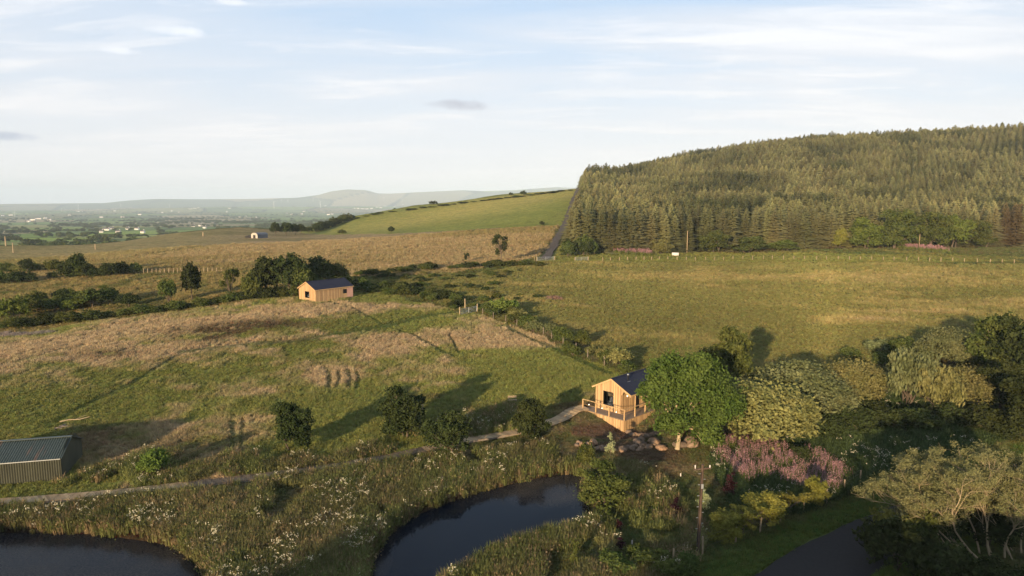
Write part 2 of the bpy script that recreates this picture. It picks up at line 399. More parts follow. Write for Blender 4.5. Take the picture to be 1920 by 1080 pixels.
C_MOOR = L(0.265, 0.205, 0.105); C_MOOR2 = L(0.18, 0.15, 0.06); C_BRIGHT = L(0.17, 0.19, 0.042); C_YEL = L(0.34, 0.29, 0.085); C_ROUGH = L(0.085, 0.095, 0.033); C_BANK = L(0.10, 0.105, 0.04)
C_SOIL = L(0.13, 0.085, 0.055)
def W2(px, py): g = G(px, py); return g[:2]
PATHS = [([(440,556),(610,566),(660,578),(700,598),(720,612),(765,625),(800,642),(830,660),(850,670)], 0.42, 0.5),
         ([(350,660),(450,648),(560,640),(720,612),(800,592),(880,583)], 1.1, 0.55),
         ([(945,610),(990,635),(1030,650),(1080,672),(1140,700)], 0.6, 0.6),
         ([(437,790),(435,830),(432,860),(436,885)], 0.28, 0.5), ([(455,785),(452,830),(447,860),(450,885)], 0.22, 0.45),
         ([(0,690),(60,672),(120,655),(240,640)], 0.5, 0.5), ([(90,800),(160,760),(230,730),(330,670),(420,640)], 0.4, 0.45),
         ([(612,690),(618,710),(617,728)], 0.35, 0.55), ([(633,698),(636,712),(632,728)], 0.3, 0.55), ([(652,695),(657,710),(652,728)], 0.3, 0.55), ([(668,698),(671,712),(668,728)], 0.3, 0.7),
         ([(840,628),(852,645),(858,660)], 0.3, 0.7),
         ([(160,492),(240,484),(390,462)], 1.6, 0.7), ([(0,500),(90,490),(160,492)], 1.2, 0.4), ([(1130,478),(1300,483),(1600,478),(1920,482)], 2.2, -0.45)]
# straw and rush patches: px, py, radius x (m), radius y (m), amount (+ straw, - green)
STRAWB = [(100,660,20,7,.9),(300,615,16,7,.8),(480,590,12,6,.8),(640,575,6,4,.9),(740,575,8,3,.95),(870,640,9,5,.9),(950,630,7,4,.85),(980,640,4,3,.9),(640,705,3.5,4,1),(830,685,4,4,.85),(690,650,6,6,.5),
          (560,690,4,3,.5),(330,810,6,3.5,.95),(230,850,5,3,.8),(460,830,2.2,4,1.0),(380,650,8,4,.5),(240,735,5,3,.5),(560,640,8,3,.4),(440,735,5,3,.45),(700,790,2,2,.4),
          (780,605,7,4,-1),(620,760,14,6,-.9),(100,770,16,6,-.9),(1000,700,13,7,-1),(480,690,9,6,-.6),(200,700,10,4,-.6),(560,650,6,2,-.6),(730,760,9,4,-.7),(320,750,9,3,-.5)]
RUSH = [(500,609,8,2.6,1),(430,620,6,2.6,1),(385,634,4,2.8,.9),(200,665,4,2,.6),(340,620,3,2,.5),(110,842,4,2,.5),(190,810,3,3,.5),(340,840,6,3,.4),(950,780,8,3,.5)]
STRAWR = [(1620,600,9,3,1),(1720,585,12,3,.7),(1850,570,15,6,.6),(1500,520,30,8,.4),(1800,515,25,8,.45),(1260,515,20,6,.35),(1650,530,25,8,.5),(1100,540,10,4,.3),(1430,690,4,3,.4),(1080,575,6,2,.6),
          (1650,625,14,3,-1),(1300,600,20,8,-.6),(1080,590,10,5,-.7),(1480,640,10,5,-.4)]
def blobs(x, y, lst):
    s = np.zeros(x.shape)
    for px, py, rx, ry, a in lst:
        g = W2(px, py); q = ((x-g[0])/rx)**2 + ((y-g[1])/ry)**2; s += a*np.exp(-q)
    return s
_bl = {}
def ground_color(x, y, z):
    r = np.hypot(x, y); px, py, dep = project(x, y, z)
    wx = (fbm(x, y, 6, 3, 31)-0.5)*5; wy = (fbm(x, y, 6, 3, 32)-0.5)*5
    # jitter borders in world space, then look the zone up
    pxj, pyj, _ = project(x+wx*np.clip(r/150, .2, 2), y+wy*np.clip(r/150, .2, 2), z)
    col = np.tile(C_BANK, (len(x), 1)); one = np.ones((len(x), 1))
    def mixin(c, w): 
        nonlocal col
        w = np.clip(w, 0, 1)[:, None]; col = col*(1-w) + c*w
    n1_ = fbm(x, y, 9, 4, 1); n2_ = fbm(x, y, 2.2, 4, 2); n3_ = fbm(x, y, 28, 4, 6)
    big = fbm(x*0.6, y*1.6, 14, 4, 8)
    mixin(C_STRAW*0.62, sstep(0.5, 0.75, n2_)*0.55*(r < 130))
    front = (y > 0)
    m = front & (r > 108) & (r < 260); mixin(C_ROUGH, m*1.0); mixin(C_OLIVE*0.9, m*sstep(0.42, 0.62, n1_))
    zl = front & (r < 150) & inpoly(pxj, pyj, Z_LEFT)
    zl_w = zl*1.0
    sL = blobs(x, y, STRAWB); st = sstep(0.45, 0.68, n1_*0.4+n2_*0.35+big*0.25 + sL*0.21)
    greenv = C_GREEN*(0.8+0.5*n3_)[:, None]
    mixin(greenv, zl_w); mixin(C_STRAW*(0.75+0.4*n2_)[:, None], zl_w*st*0.85)
    mixin(L(0.085, 0.062, 0.034), zl_w*np.clip(blobs(x, y, RUSH)*1.3, 0, 1)*sstep(0.25, 0.42, n2_)*0.9)
    zr = front & (r > 70) & (r < 330) & inpoly(pxj, pyj, Z_RIGHT)
    sR = blobs(x, y, STRAWR); stR = sstep(0.45, 0.75, n1_*0.35+n2_*0.2+big*0.35 + 0.05 + sR*0.25)
    mixin(C_OLIVE*(0.85+0.35*n3_)[:, None], zr*1.0); mixin(C_GOLD*(0.9+0.4*n2_)[:, None], zr*stR*0.75); mixin(C_STRAW*0.9, zr*np.clip(sR-0.35, 0, 1)*sstep(.4, .6, n2_))
    zmi = front & (r > 105) & (r < 230) & inpoly(pxj, pyj, Z_MID)
    mixin(C_GOLD*0.85*(0.8+0.4*n2_)[:, None], zmi*1.0); mixin(C_ROUGH, zmi*sstep(0.5, 0.62, n1_)*0.6); mixin(C_ROUGH*1.1, zmi*sstep(0.56, 0.66, n2_)*0.6)
    zm = front & (r > 140) & (r < 560) & inpoly(pxj, pyj, Z_MOOR)
    mstk = fbm(x*0.5, y, 26, 4, 12)
    mixin(C_MOOR*(0.85+0.3*n2_)[:, None], zm*1.0); mixin(C_MOOR2, zm*sstep(0.45, 0.68, mstk)*0.8)
    left_moor = sstep(640, 250, px)*sstep(468, 450, py - (px-0)*-0.03 - 0) 
    mixin(C_OLIVE*1.25, zm*np.clip(sstep(520, 300, px)*sstep(495, 470, py+(px-250)*0.1), 0, 1)*0.4)
    zg = front & (r > 240) & (r < 700) & inpoly(pxj, pyj, Z_GREEN)
    gy = sstep(0.0, 1.0, (fbm(x*0.7, y*0.4, 60, 3, 14)-0.35)*3.0)
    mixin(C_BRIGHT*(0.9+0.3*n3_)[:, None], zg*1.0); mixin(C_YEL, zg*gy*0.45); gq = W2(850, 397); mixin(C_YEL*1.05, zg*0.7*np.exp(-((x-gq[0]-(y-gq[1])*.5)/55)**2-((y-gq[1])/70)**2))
    # crest strip and land just beyond
    m = front & (r > 480) & ~zg & (px < 1100) & (r < 700); mixin(C_BRIGHT*0.9, m*0.6)
    # plain: patchwork of fields
    m = (r >= 520) & ~zg & ~zm
    if m.any():
        fc, ed = plain_fields(x[m], y[m]); c = np.zeros((len(x), 3)); c[m] = fc
        w = (m*sstep(520, 620, r))[:, None]; col = col*(1-w) + c*w
    hillm = front & (px > 640) & (px < 1110) & (r > 440) & (r < 1000) & ~zg & ~zm; mixin(C_BRIGHT*L(.95,.92,1.1), hillm*1.0)
    # forest floor
    ff = front & (px > 1040) & (r > 225) & (r < 900) & (py < 478); mixin(L(0.07, 0.06, 0.03), ff*sstep(225, 232, r)*1.0*inforest(x, y, 4))
    ver = front & (r > 180) & (r < 245) & (px > 1030) & (py > 462) & (py < 492); mixin(L(0.15, 0.155, 0.045)*(0.8+0.5*n2_)[:, None], ver*1.0*(1-inforest(x, y, 0)))
    gq = W2(1225, 960); mixin(L(.085,.115,.035)*(0.75+.5*n2_)[:, None], 0.85*np.exp(-((x-gq[0])/5.0)**2-((y-gq[1])/6.5)**2))
    for pts, w, a in PATHS:
        if id(pts) not in _bl: _bl[id(pts)] = [W2(*p) for p in pts]
        d = distline(x+wx*0.06, y+wy*0.06, _bl[id(pts)]); k = sstep(w*1.5, w*0.5, d)*abs(a)
        mixin(C_ROUGH*L(0.7, 0.95, 0.8) if a > 0 else C_BRIGHT*1.15, k)
    # bare soil by the near cabin
    for px0, py0, rx, ry, a in ((1150,812,4.2,2.2,1),(1090,765,3,1.5,.7),(1210,850,3.2,1.6,.8),(1230,870,3,3,.5),(20,628,7,1.6,1),(1175,835,3.5,1.2,.8),(1905,862,4,2,.9),(790,745,3,1,.4)):
        g = W2(px0, py0); q = ((x-g[0])/rx)**2 + ((y-g[1])/ry)**2; mixin(C_SOIL*(0.8+0.5*n2_)[:, None] if py0 != 628 else L(.2, .17, .15), a*sstep(1.4, 0.5, q+(n2_-.5)*1.6))
    # verge along the road and pond margins
    dr = distline(x, y, ROADC); mixin(L(0.09, 0.13, 0.028), sstep(6.5, 3.5, dr)*(r < 90)*0.85)
    s = pond_sd(x, y); mixin(C_STRAW*0.6, sstep(1.3, 0.2, s)*(s > 0)*0.8*sstep(.35, .6, n2_)); mixin(L(.03, .02, .012), (s < 0.25)*1.0)
    return np.clip(col, 0.005, 1)
# plain field pattern
prng = np.random.default_rng(21)
PSEED = []
for rr in np.geomspace(560, 12500, 17):
    nn = 22
    for a in np.linspace(-58, 62, nn): 
        rj = rr*(1+prng.uniform(-.05, .05)); aj = math.radians(a + prng.uniform(-2.6, 2.6)); PSEED.append((math.sin(aj)*rj, math.cos(aj)*rj))
PSEED = np.array(PSEED); PS_l = np.stack([np.degrees(np.arctan2(PSEED[:, 0], PSEED[:, 1]))/5.6, np.log(np.hypot(PSEED[:, 0], PSEED[:, 1]))/0.2], 1)
PC = np.array([(0.13, 0.19, 0.045), (0.16, 0.21, 0.05), (0.10, 0.14, 0.04), (0.20, 0.20, 0.07), (0.15, 0.15, 0.06), (0.26, 0.22, 0.12), (0.09, 0.11, 0.045), (0.12, 0.17, 0.04), (0.19, 0.17, 0.08)])
PC = PC*1.25
PCI = PC[prng.integers(0, len(PC), len(PSEED))]
def plain_fields(x, y):
    az = np.degrees(np.arctan2(x, y))/5.6; lr = np.log(np.hypot(x, y))/0.2
    out = np.zeros((len(x), 3)); ed = np.zeros(len(x)); rr0 = np.hypot(x, y)
    az = az + 0.15*np.sin(lr*2.1); lr = lr + 0.18*np.sin(az*1.7)
    for i in range(0, len(x), 8000):
        d = (az[i:i+8000, None]-PS_l[None, :, 0])**2 + (lr[i:i+8000, None]-PS_l[None, :, 1])**2
        k = np.argpartition(d, 1, axis=1)[:, :2]; dd = np.take_along_axis(d, k, 1); o = np.argsort(dd, 1)
        k = np.take_along_axis(k, o, 1); dd = np.sqrt(np.take_along_axis(dd, o, 1))
        out[i:i+8000] = PCI[k[:, 0]]; ed[i:i+8000] = dd[:, 1]-dd[:, 0]
    nb = sstep(2200, 900, rr0)[:, None]; out = out*(1-nb) + (out*np.array([1.0, 1.05, 0.9])+np.array([.035, .045, .0]))*nb
    w = sstep(0.05, 0.03, ed)[:, None]; out = out*(1-w) + np.array([0.04, 0.055, 0.022])*w
    return out, ed
# forest region
FRONT = [G(*p)[:2] for p in ((1046,480),(1090,478),(1200,474),(1300,474),(1400,471),(1500,466),(1600,464),(1800,463),(1910,460))]
FRONT = [FRONT[0]] + FRONT[1:] + [(FRONT[-1][0]+60, FRONT[-1][1]+4)]
_tl = [G(*p)[:2] for p in ((1036,465),(1050,440),(1062,412),(1070,390),(1078,368),(1084,354))]
FORP = np.array([FRONT[0]] + [(a[0]+6.0, a[1]) for a in _tl] + [(_tl[-1][0]+9, 560), (80, 760), (700, 760), (700, 330)] + [tuple(p) for p in FRONT[::-1][:-1]])
def inforest(x, y, grow=0):
    m = inpoly(x, y, FORP)
    if grow: m = m | (distline(x, y, FORP, True) < grow)
    return m*1.0
ROADE = [G(*p)[:2] for p in ((1340,1120),(1400,1090),(1450,1058),(1530,1010),(1600,980),(1645,962),(1720,935),(1820,900),(1925,862),(2080,815))]
ROADE = np.array(ROADE)
tg = np.gradient(ROADE, axis=0); tg /= np.linalg.norm(tg, axis=1, keepdims=True)
ROADC = ROADE + np.stack([tg[:, 1], -tg[:, 0]], 1)*2.3

azs = np.concatenate([np.linspace(-180, -46, 56)[:-1], np.linspace(-46, 46, 760), np.linspace(46, 180, 56)[1:]])
rs = np.concatenate([[1.5, 4, 8, 13, 19, 25, 30], np.geomspace(34, 140, 300)[0:], np.geomspace(141.5, 14200, 330)])
A_, R_ = np.meshgrid(np.radians(azs), rs); gx = (np.sin(A_)*R_).ravel(); gy_ = (np.cos(A_)*R_).ravel()
gz = height(gx, gy_)
rr_ = np.hypot(gx, gy_); droad = distline(gx, gy_, ROADC)
bumpy = (fbm(gx, gy_, 1.6, 3, 51)-0.5)*0.22*(rr_ < 230)*sstep(3.0, 5.0, droad)*sstep(0.5, 1.6, pond_sd(gx, gy_))
bumpy += (fbm(gx, gy_, 7, 3, 52)-0.5)*0.5*sstep(100, 130, rr_)*(rr_ < 800)*sstep(0, 1, 1)
gz = gz + bumpy
gc = ground_color(gx, gy_, gz)
nc, nr = len(azs), len(rs)
ii, jj = np.meshgrid(np.arange(nr-1), np.arange(nc-1), indexing='ij'); b0 = (ii*nc + jj).ravel()
GF = np.stack([b0, b0+1, b0+nc+1, b0+nc], 1)[:, ::-1]
Vg = np.concatenate([np.stack([gx, gy_, gz], 1), [[0, 0, gz[:nc].mean()]]]); ctr = len(Vg)-1
fan = np.stack([np.full(nc-1, ctr), np.arange(nc-1)+1, np.arange(nc-1)], 1)
gcc = np.concatenate([gc, [C_BANK]])
m, n, l, b, o = newmat('ground_vegetation'); MT['ground'] = m
at = n.new('ShaderNodeAttribute'); at.attribute_name = 'Col'
f1 = wpos_noise(n, l, 1.1, 6, 0.7); f2 = wpos_noise(n, l, 5.0, 4, 0.7); f3 = wpos_noise(n, l, 0.18, 5, 0.6, (0.6, 1.5, 1))
k1 = ramp(n, l, f1, [(0.28, 0.62), (0.72, 1.38)]); k2 = ramp(n, l, f2, [(0.25, 0.6), (0.75, 1.4)]); k3 = ramp(n, l, f3, [(0.3, (0.78, 0.86, 0.8)), (0.7, (1.25, 1.12, 1.1))])
c = mixc(n, l, 1.0, at.outputs['Color'], k1, 'MULTIPLY'); c = mixc(n, l, 1.0, c, k2, 'MULTIPLY'); c = mixc(n, l, 1.0, c, k3, 'MULTIPLY'); f4 = wpos_noise(n, l, 0.42, 5, 0.75); c = mixc(n, l, 1.0, c, ramp(n, l, f4, [(0.32, 0.72), (0.5, 1.0), (0.68, 1.3)]), 'MULTIPLY')
l.new(c, b.inputs['Base Color']); b.inputs['Roughness'].default_value = 1.0; b.inputs['Specular IOR Level'].default_value = 0.05
bn = n.new('ShaderNodeBump'); bn.inputs['Strength'].default_value = 0.9; bn.inputs['Distance'].default_value = 0.35
l.new(M(n, l, 'MULTIPLY_ADD', f2, 0.4, f1), bn.inputs['Height']); l.new(bn.outputs[0], b.inputs['Normal'])
me = np_mesh('ground', Vg, [GF, fan], [MT['ground']], smooth=True)
ca = me.color_attributes.new('Col', 'FLOAT_COLOR', 'POINT')
ca.data.foreach_set('color', np.concatenate([gcc, np.ones((len(gcc), 1))], 1).astype(np.float32).ravel())
tag(link('ground', me), kind='structure')

# ------------------------------------------------------------------ water
m, n, l, b, o = newmat('pond_water'); MT['water'] = m
f = wpos_noise(n, l, 0.16, 4, 0.6); fz = wpos_noise(n, l, 7.0, 4, 0.8)
g_ = n.new('ShaderNodeNewGeometry'); sx = n.new('ShaderNodeSeparateXYZ'); l.new(g_.outputs['Position'], sx.inputs[0])
# floating weed towards the far end of the pond and over the left pond
wy_ = M(n, l, 'MULTIPLY_ADD', sx.outputs[1], 0.35, M(n, l, 'MULTIPLY', sx.outputs[0], 0.02))
wA = M(n, l, 'SUBTRACT', wy_, 0.35*51.5, clamp=True)
wB = M(n, l, 'MULTIPLY', M(n, l, 'SUBTRACT', -8.0, sx.outputs[0], clamp=True), 0.8)
w_ = M(n, l, 'MAXIMUM', wA, wB)
w_ = M(n, l, 'MULTIPLY', w_, ramp(n, l, M(n, l, 'MULTIPLY_ADD', f, 0.6, M(n, l, 'MULTIPLY', fz, 0.4)), [(0.42, 0.25), (0.58, 1.0)]))
c = mixc(n, l, w_, (0.004, 0.007, 0.014, 1), mixc(n, l, ramp(n, l, fz, [(0.4, 0.0), (0.62, 1.0)]), (0.018, 0.015, 0.012, 1), (0.085, 0.07, 0.055, 1)))
l.new(c, b.inputs['Base Color']); l.new(M(n, l, 'MULTIPLY_ADD', w_, 0.3, 0.012), b.inputs['Roughness']); b.inputs['IOR'].default_value = 1.33
b.inputs['Specular IOR Level'].default_value = 0.12; b.inputs['Specular Tint'].default_value = (0.62, 0.78, 1.0, 1)
bn = n.new('ShaderNodeBump'); bn.inputs['Strength'].default_value = 0.06; bn.inputs['Distance'].default_value = 0.02
fw = wpos_noise(n, l, 3.0, 4, 0.6); l.new(fw, bn.inputs['Height']); l.new(bn.outputs[0], b.inputs['Normal'])
for k, pw in PONDW.items():
    c = pw.mean(0); q = c + (pw-c)*1.0; dn = q-c; q = c + dn*(1+0.9/np.linalg.norm(dn, axis=1, keepdims=True))
    me = bpy.data.meshes.new('water'); me.from_pydata([(a, b2, 0.0) for a, b2 in q], [], [tuple(range(len(q)))]); me.materials.append(MT['water'])
    if me.polygons[0].normal.z < 0: me.flip_normals()
    tag(link('water', me), kind='structure')

# ------------------------------------------------------------------ road and stony track
def strip(center, w, dz, step=0.8, nx=4, jag=0.15, seed=0):
    c = np.array(center); s = np.concatenate([[0], np.cumsum(np.linalg.norm(np.diff(c, axis=0), axis=1))])
    t = np.arange(0, s[-1], step); x = np.interp(t, s, c[:, 0]); y = np.interp(t, s, c[:, 1])
    k = max(1, int(3/step)); ker = np.ones(2*k+1)/(2*k+1)
    xp = np.pad(x, k, mode='edge'); yp = np.pad(y, k, mode='edge'); xs = np.convolve(xp, ker, 'valid'); ys = np.convolve(yp, ker, 'valid')
    tx, ty = np.gradient(xs), np.gradient(ys); nn = np.hypot(tx, ty); tx /= nn; ty /= nn
    V = []
    off = np.linspace(-w/2, w/2, nx)
    for j, of in enumerate(off):
        jg = (vnoise(t*1.3, t*0+seed+j*7, 3)-0.5)*2*jag if j in (0, nx-1) else 0
        V.append(np.stack([xs + ty*(of+jg), ys - tx*(of+jg)], 1))
    V = np.stack(V, 1); z = height(V[..., 0].ravel(), V[..., 1].ravel()).reshape(V.shape[:2]) + dz
    z = z + np.interp(np.abs(off), [0, w/2], [0.05, 0.0])[None]
    V3 = np.concatenate([V, z[..., None]], 2); nt = len(t)
    i, j = np.meshgrid(np.arange(nt-1), np.arange(nx-1), indexing='ij'); b_ = (i*nx+j).ravel()
    return V3.reshape(-1, 3), np.stack([b_, b_+nx, b_+nx+1, b_+1], 1)[:, ::-1]
MT['asphalt'] = simple('asphalt', (0.019, 0.017, 0.017), 0.9, 0.25, 6.0, bump=0.3)
MT['trackstone'] = simple('track_stone', (0.085, 0.068, 0.055), 0.95, 0.35, 1.5, bump=0.3)
V, F = strip(ROADC, 4.7, 0.07); tag(link('road', np_mesh('road', V, F, [MT['asphalt']], smooth=True)), kind='structure')
TRK = [G(*p)[:2] for p in ((1022,487),(1036,465),(1050,440),(1062,412),(1070,390),(1078,368),(1084,354))]
TRK = np.array(TRK + [(TRK[-1][0]+4, TRK[-1][1]+30)])
V, F = strip(TRK, 2.5, 0.28, 3.0, 5, 0.5); tag(link('track', np_mesh('track', V, F, [MT['trackstone']], smooth=True)), kind='structure')

# ------------------------------------------------------------------ foliage generators
def crown_np(bl, n, leaf, cl=0.2, seed=0, up=0.0, aspect=1.6, shell=0.62, per=34, flat=0.0):
    g = np.random.default_rng(seed); B = np.array(bl, float)
    w = (B[:, 3]*B[:, 4]*B[:, 5])**0.7; w /= w.sum(); nC = max(4, n//per)
    k = g.choice(len(B), nC, p=w); d = g.normal(size=(nC, 3)); d /= np.linalg.norm(d, axis=1, keepdims=True)
    d[:, 2] = np.where(d[:, 2] < -0.35, -d[:, 2]*0.6, d[:, 2]) if True else d[:, 2]
    rad = shell + (1-shell)*g.random(nC)**0.6
    C = B[k, :3] + d*B[k, 3:6]*rad[:, None]; crs = B[k, 3:6].mean(1)*cl*(0.6+0.8*g.random(nC))
    # some fill inside
    q = g.integers(0, nC, n); P = C[q] + g.normal(size=(n, 3))*crs[q][:, None]*0.62
    P[:, 2] = np.maximum(P[:, 2], 0.02)
    out = P - B[k[q], :3]; out /= np.linalg.norm(out, axis=1, keepdims=True)+1e-6
    nr_ = out*0.7 + g.normal(size=(n, 3))*0.75; nr_ /= np.linalg.norm(nr_, axis=1, keepdims=True)
    t = g.normal(size=(n, 3)); t[:, 2] += up*3; t -= (t*nr_).sum(1, keepdims=True)*nr_; t /= np.linalg.norm(t, axis=1, keepdims=True)+1e-6
    b_ = np.cross(nr_, t); s = leaf*(0.6+0.8*g.random(n))[:, None]
    a_ = t*s*aspect*0.5; c_ = b_*s*0.5
    V = np.stack([P-a_, P+c_*0.9, P+a_, P-c_*0.9], 1).reshape(-1, 3)
    return V, np.arange(4*n, dtype=np.int32).reshape(n, 4)
def limbs_np(bl, base_r, trunk_top, seed=0, seg=6, lean=(0, 0), stems=1):
    g = np.random.default_rng(seed); Vs = []; Fs = []; o = 0
    def add(p, r):
        nonlocal o
        V, F = tube_np(p, r, seg); Vs.append(V); Fs.append(F+o); o += len(V)
    for s in range(stems):
        sx, sy = (g.normal(size=2)*base_r*1.6*(stems > 1))
        top = np.array([lean[0]+sx*2, lean[1]+sy*2, trunk_top])
        base = np.array([sx, sy, -0.06]); m1 = base*0.5+top*0.5 + np.append(g.normal(size=2)*base_r*0.7, 0)
        add([base, base*0.8+m1*0.2, m1, top], [base_r*1.35, base_r, base_r*0.8, base_r*0.6])
        for i, b_ in enumerate(bl):
            if stems > 1 and i % stems != s: continue
            c = np.array(b_[:3]); mid = top*0.5+c*0.5 + g.normal(size=3)*0.04*trunk_top; tip = c + (c-top)*0.08
            add([top, mid, c, tip], [base_r*0.55, base_r*0.35, base_r*0.2, base_r*0.06])
            for k in range(3):
                e = c + g.normal(size=3)*np.array(b_[3:6])*0.4; add([mid, (mid+e)/2+g.normal(size=3)*0.01, e], [base_r*0.22, base_r*0.14, base_r*0.04])
    return np.concatenate(Vs), np.concatenate(Fs)
PROTO = {}
def proto(kind, v):
    key = (kind, v)
    if key in PROTO: return PROTO[key]
    g = np.random.default_rng(hash2(np.array([len(kind)*7.]), np.array([v*3.+ord(kind[0])]), 5).size + v*13 + ord(kind[0])*101)
    u = g.uniform
    if kind == 'bush':
        bl = [(u(-.22,.22), u(-.22,.22), u(.38,.60), u(.22,.34), u(.22,.34), u(.24,.38)) for _ in range(6)] + [(0,0,.36,.42,.42,.36)]
        c = crown_np(bl, 3400, .055, .26, v+1, shell=.6); t = limbs_np(bl, .02, .15, v, stems=3)
    elif kind == 'tree':
        bl = [(u(-.26,.26), u(-.26,.26), u(.35,.72), u(.18,.27), u(.18,.27), u(.15,.24)) for _ in range(10)] + [(0,0,.76,.26,.26,.22), (0,0,.48,.36,.36,.34)]
        c = crown_np(bl, 6500, .046, .26, v+11, shell=.55); t = limbs_np(bl, .028, .26, v)
    elif kind == 'sparse':
        bl = [(u(-.3,.3), u(-.3,.3), u(.35,.9), u(.09,.16), u(.09,.16), u(.07,.13)) for _ in range(11)]
        c = crown_np(bl, 2200, .038, .45, v+21, shell=.3); t = limbs_np(bl, .022, .3, v)
    elif kind == 'upright':
        bl = [(math.cos(a)*r, math.sin(a)*r, .42+.14*u(0,1)*(1-r), .13, .13, u(.34,.44)) for a, r in [(u(0,6.3), u(0,.36)) for _ in range(14)]]
        c = crown_np(bl, 5200, .034, .3, v+31, up=1.2, aspect=2.6, shell=.45); t = limbs_np(bl, .016, .12, v, stems=5)
    elif kind == 'dome':
        bl = [(math.cos(a)*q, math.sin(a)*q, u(.25,.62)*(1.15-q), u(.14,.22), u(.14,.22), u(.16,.26)) for a, q in [(u(0,6.3), u(0,.36)) for _ in range(16)]] + [(0,0,.40,.42,.42,.44)]
        c = crown_np(bl, 24000, .025, .20, v+61, shell=.66, per=30, up=.45); t = limbs_np(bl[:8], .02, .2, v, stems=3)
    elif kind == 'ragged':
        bl = [(math.cos(a)*q, math.sin(a)*q, zz, u(.09,.17), u(.09,.17), u(.08,.15)) for a, q, zz in [(u(0,6.3), u(.1,.38)*(1.1-abs(zz-.4)), zz) for zz in [u(.14,.88) for _ in range(24)]]] + [(0,0,.42,.27,.27,.34)]
        c = crown_np(bl, 13000, .030, .35, v+71, shell=.45, per=30); t = limbs_np(bl[:10], .022, .2, v, stems=2)
    elif kind == 'low':   # far hedge tree
        bl = [(u(-.2,.2), u(-.2,.2), u(.45,.7), u(.2,.3), u(.2,.3), u(.2,.3)) for _ in range(5)] + [(0,0,.4,.36,.36,.36)]
        c = crown_np(bl, 420, .13, .3, v+41, shell=.7); t = limbs_np(bl[:2], .03, .2, v, 4)
    elif kind == 'sapling':
        bl = [(u(-.06,.06), u(-.06,.06), z, .17*(1.2-z), .17*(1.2-z), .12) for z in (.25,.36,.47,.58,.7,.8,.9)]
        c = crown_np(bl, 900, .042, .5, v+51, shell=.4); t = limbs_np(bl[:1], .014, .5, v, 4)
    PROTO[key] = (c, t); return PROTO[key]
MESHC = {}
def proto_mesh(kind, v, mat, part):
    k = (kind, v, mat, part)
    if k not in MESHC:
        c = proto(kind, v)[0 if part == 'crown' else 1]; MESHC[k] = np_mesh(kind+'_'+part, c[0], c[1], [MT[mat]])
    return MESHC[k]
def plant(kind, mat, x, y, z, H, Wd, name, label, cat, group=None, v=None, bark='bark', parts=('trunk', 'crown'), rz=None):
    v = rnd.randrange(4) if v is None else v; rz = rnd.uniform(0, 6.28) if rz is None else rz
    t = thing(name, label, cat, (x, y, z), rz, group)
    W0 = {'bush': 1.1, 'tree': .95, 'sparse': .85, 'upright': .95, 'dome': 1.0, 'ragged': .86, 'low': 1.0, 'sapling': .4}[kind]
    sc_ = (Wd/W0, Wd/W0, H/(1.0 if kind != 'bush' else .93))
    link(parts[0], proto_mesh(kind, v, bark, 'trunk'), t, scale=sc_); link(parts[1], proto_mesh(kind, v, mat, 'crown'), t, scale=sc_)
    return t
def plant_px(kind, mat, px, py, top, wpx, name, label, cat, group=None, **k):
    g = G(px, py); dep = project(g[0], g[1], g[2])[2]; H = (py-top)*dep/FPX*1.06; Wd = wpx*dep/FPX
    return plant(kind, mat, g[0], g[1]+Wd*0.25, hz1(g[0], g[1]+Wd*0.25)-0.05, max(H, .4), Wd, name, label, cat, group, **k)
SH = ('stem', 'foliage')
# trees and shrubs seen one by one
plant_px('dome', 'olive', 1452, 852, 716, 205, 'willow_tree', 'broad yellow-olive willow, the largest rounded crown beside the green ash tree', 'tree', v=1)
plant_px('dome', 'grey', 1395, 800, 705, 110, 'willow_tree', 'grey-green willow squeezed between the green ash and the broad olive willow', 'tree', v=2)
plant_px('dome', 'grey', 1510, 800, 684, 200, 'willow_tree', 'dull grey-green willow rising just behind the broad olive willow', 'tree', v=0)
plant_px('ragged', 'hedge', 1378, 760, 630, 100, 'dark_tree', 'dark narrow tree standing behind the right side of the green ash', 'tree', v=3)
plant_px('ragged', 'dark', 1330, 740, 660, 80, 'dark_tree', 'small dark tree mostly hidden behind the green ash crown', 'tree', v=2)
plant_px('dome', 'olive', 1612, 772, 672, 135, 'willow_shrub', 'golden round willow shrub, left of the pale upright willow', 'shrub', v=1, parts=SH)
plant_px('upright', 'grey', 1712, 775, 652, 120, 'upright_willow', 'pale upright willow with vertical shoots at the field corner', 'shrub', v=1, parts=SH)
plant_px('upright', 'olive', 1772, 790, 690, 90, 'upright_willow', 'shorter upright willow just right of the tall pale one', 'shrub', v=2, parts=SH)
plant_px('dome', 'olive', 1832, 775, 690, 125, 'willow_shrub', 'low spreading golden shrub with bare twigs at its foot, near the right edge', 'shrub', v=3, parts=SH)
plant_px('dome', 'grey', 1575, 800, 715, 90, 'willow_shrub', 'greyish shrub in the gap between the broad willow and the golden shrub', 'shrub', v=2, parts=SH)
plant_px('dome', 'grey', 1800, 690, 612, 120, 'willow_tree', 'grey-green bushy tree above the upright willows, at the edge of the meadow', 'tree', v=1)
plant_px('sparse', 'fresh', 1852, 690, 612, 60, 'birch_tree', 'thin yellow-green birch with a pale leaning trunk in front of dark trees', 'tree', v=1, bark='palebark')
plant_px('ragged', 'hedge', 1893, 712, 598, 110, 'dark_tree', 'tall dark tree at the right edge above the others', 'tree', v=0)
plant_px('ragged', 'dark', 1945, 740, 590, 130, 'dark_tree', 'dark tree cut by the right edge of the view', 'tree', v=1)
plant_px('ragged', 'dark', 1905, 790, 690, 110, 'dark_tree', 'dark tree in shade to the right of the low golden shrub', 'tree', v=2)
plant_px('ragged', 'dark', 1960, 850, 730, 130, 'dark_tree', 'lowest dark tree at the right edge above the road bend', 'tree', v=3)
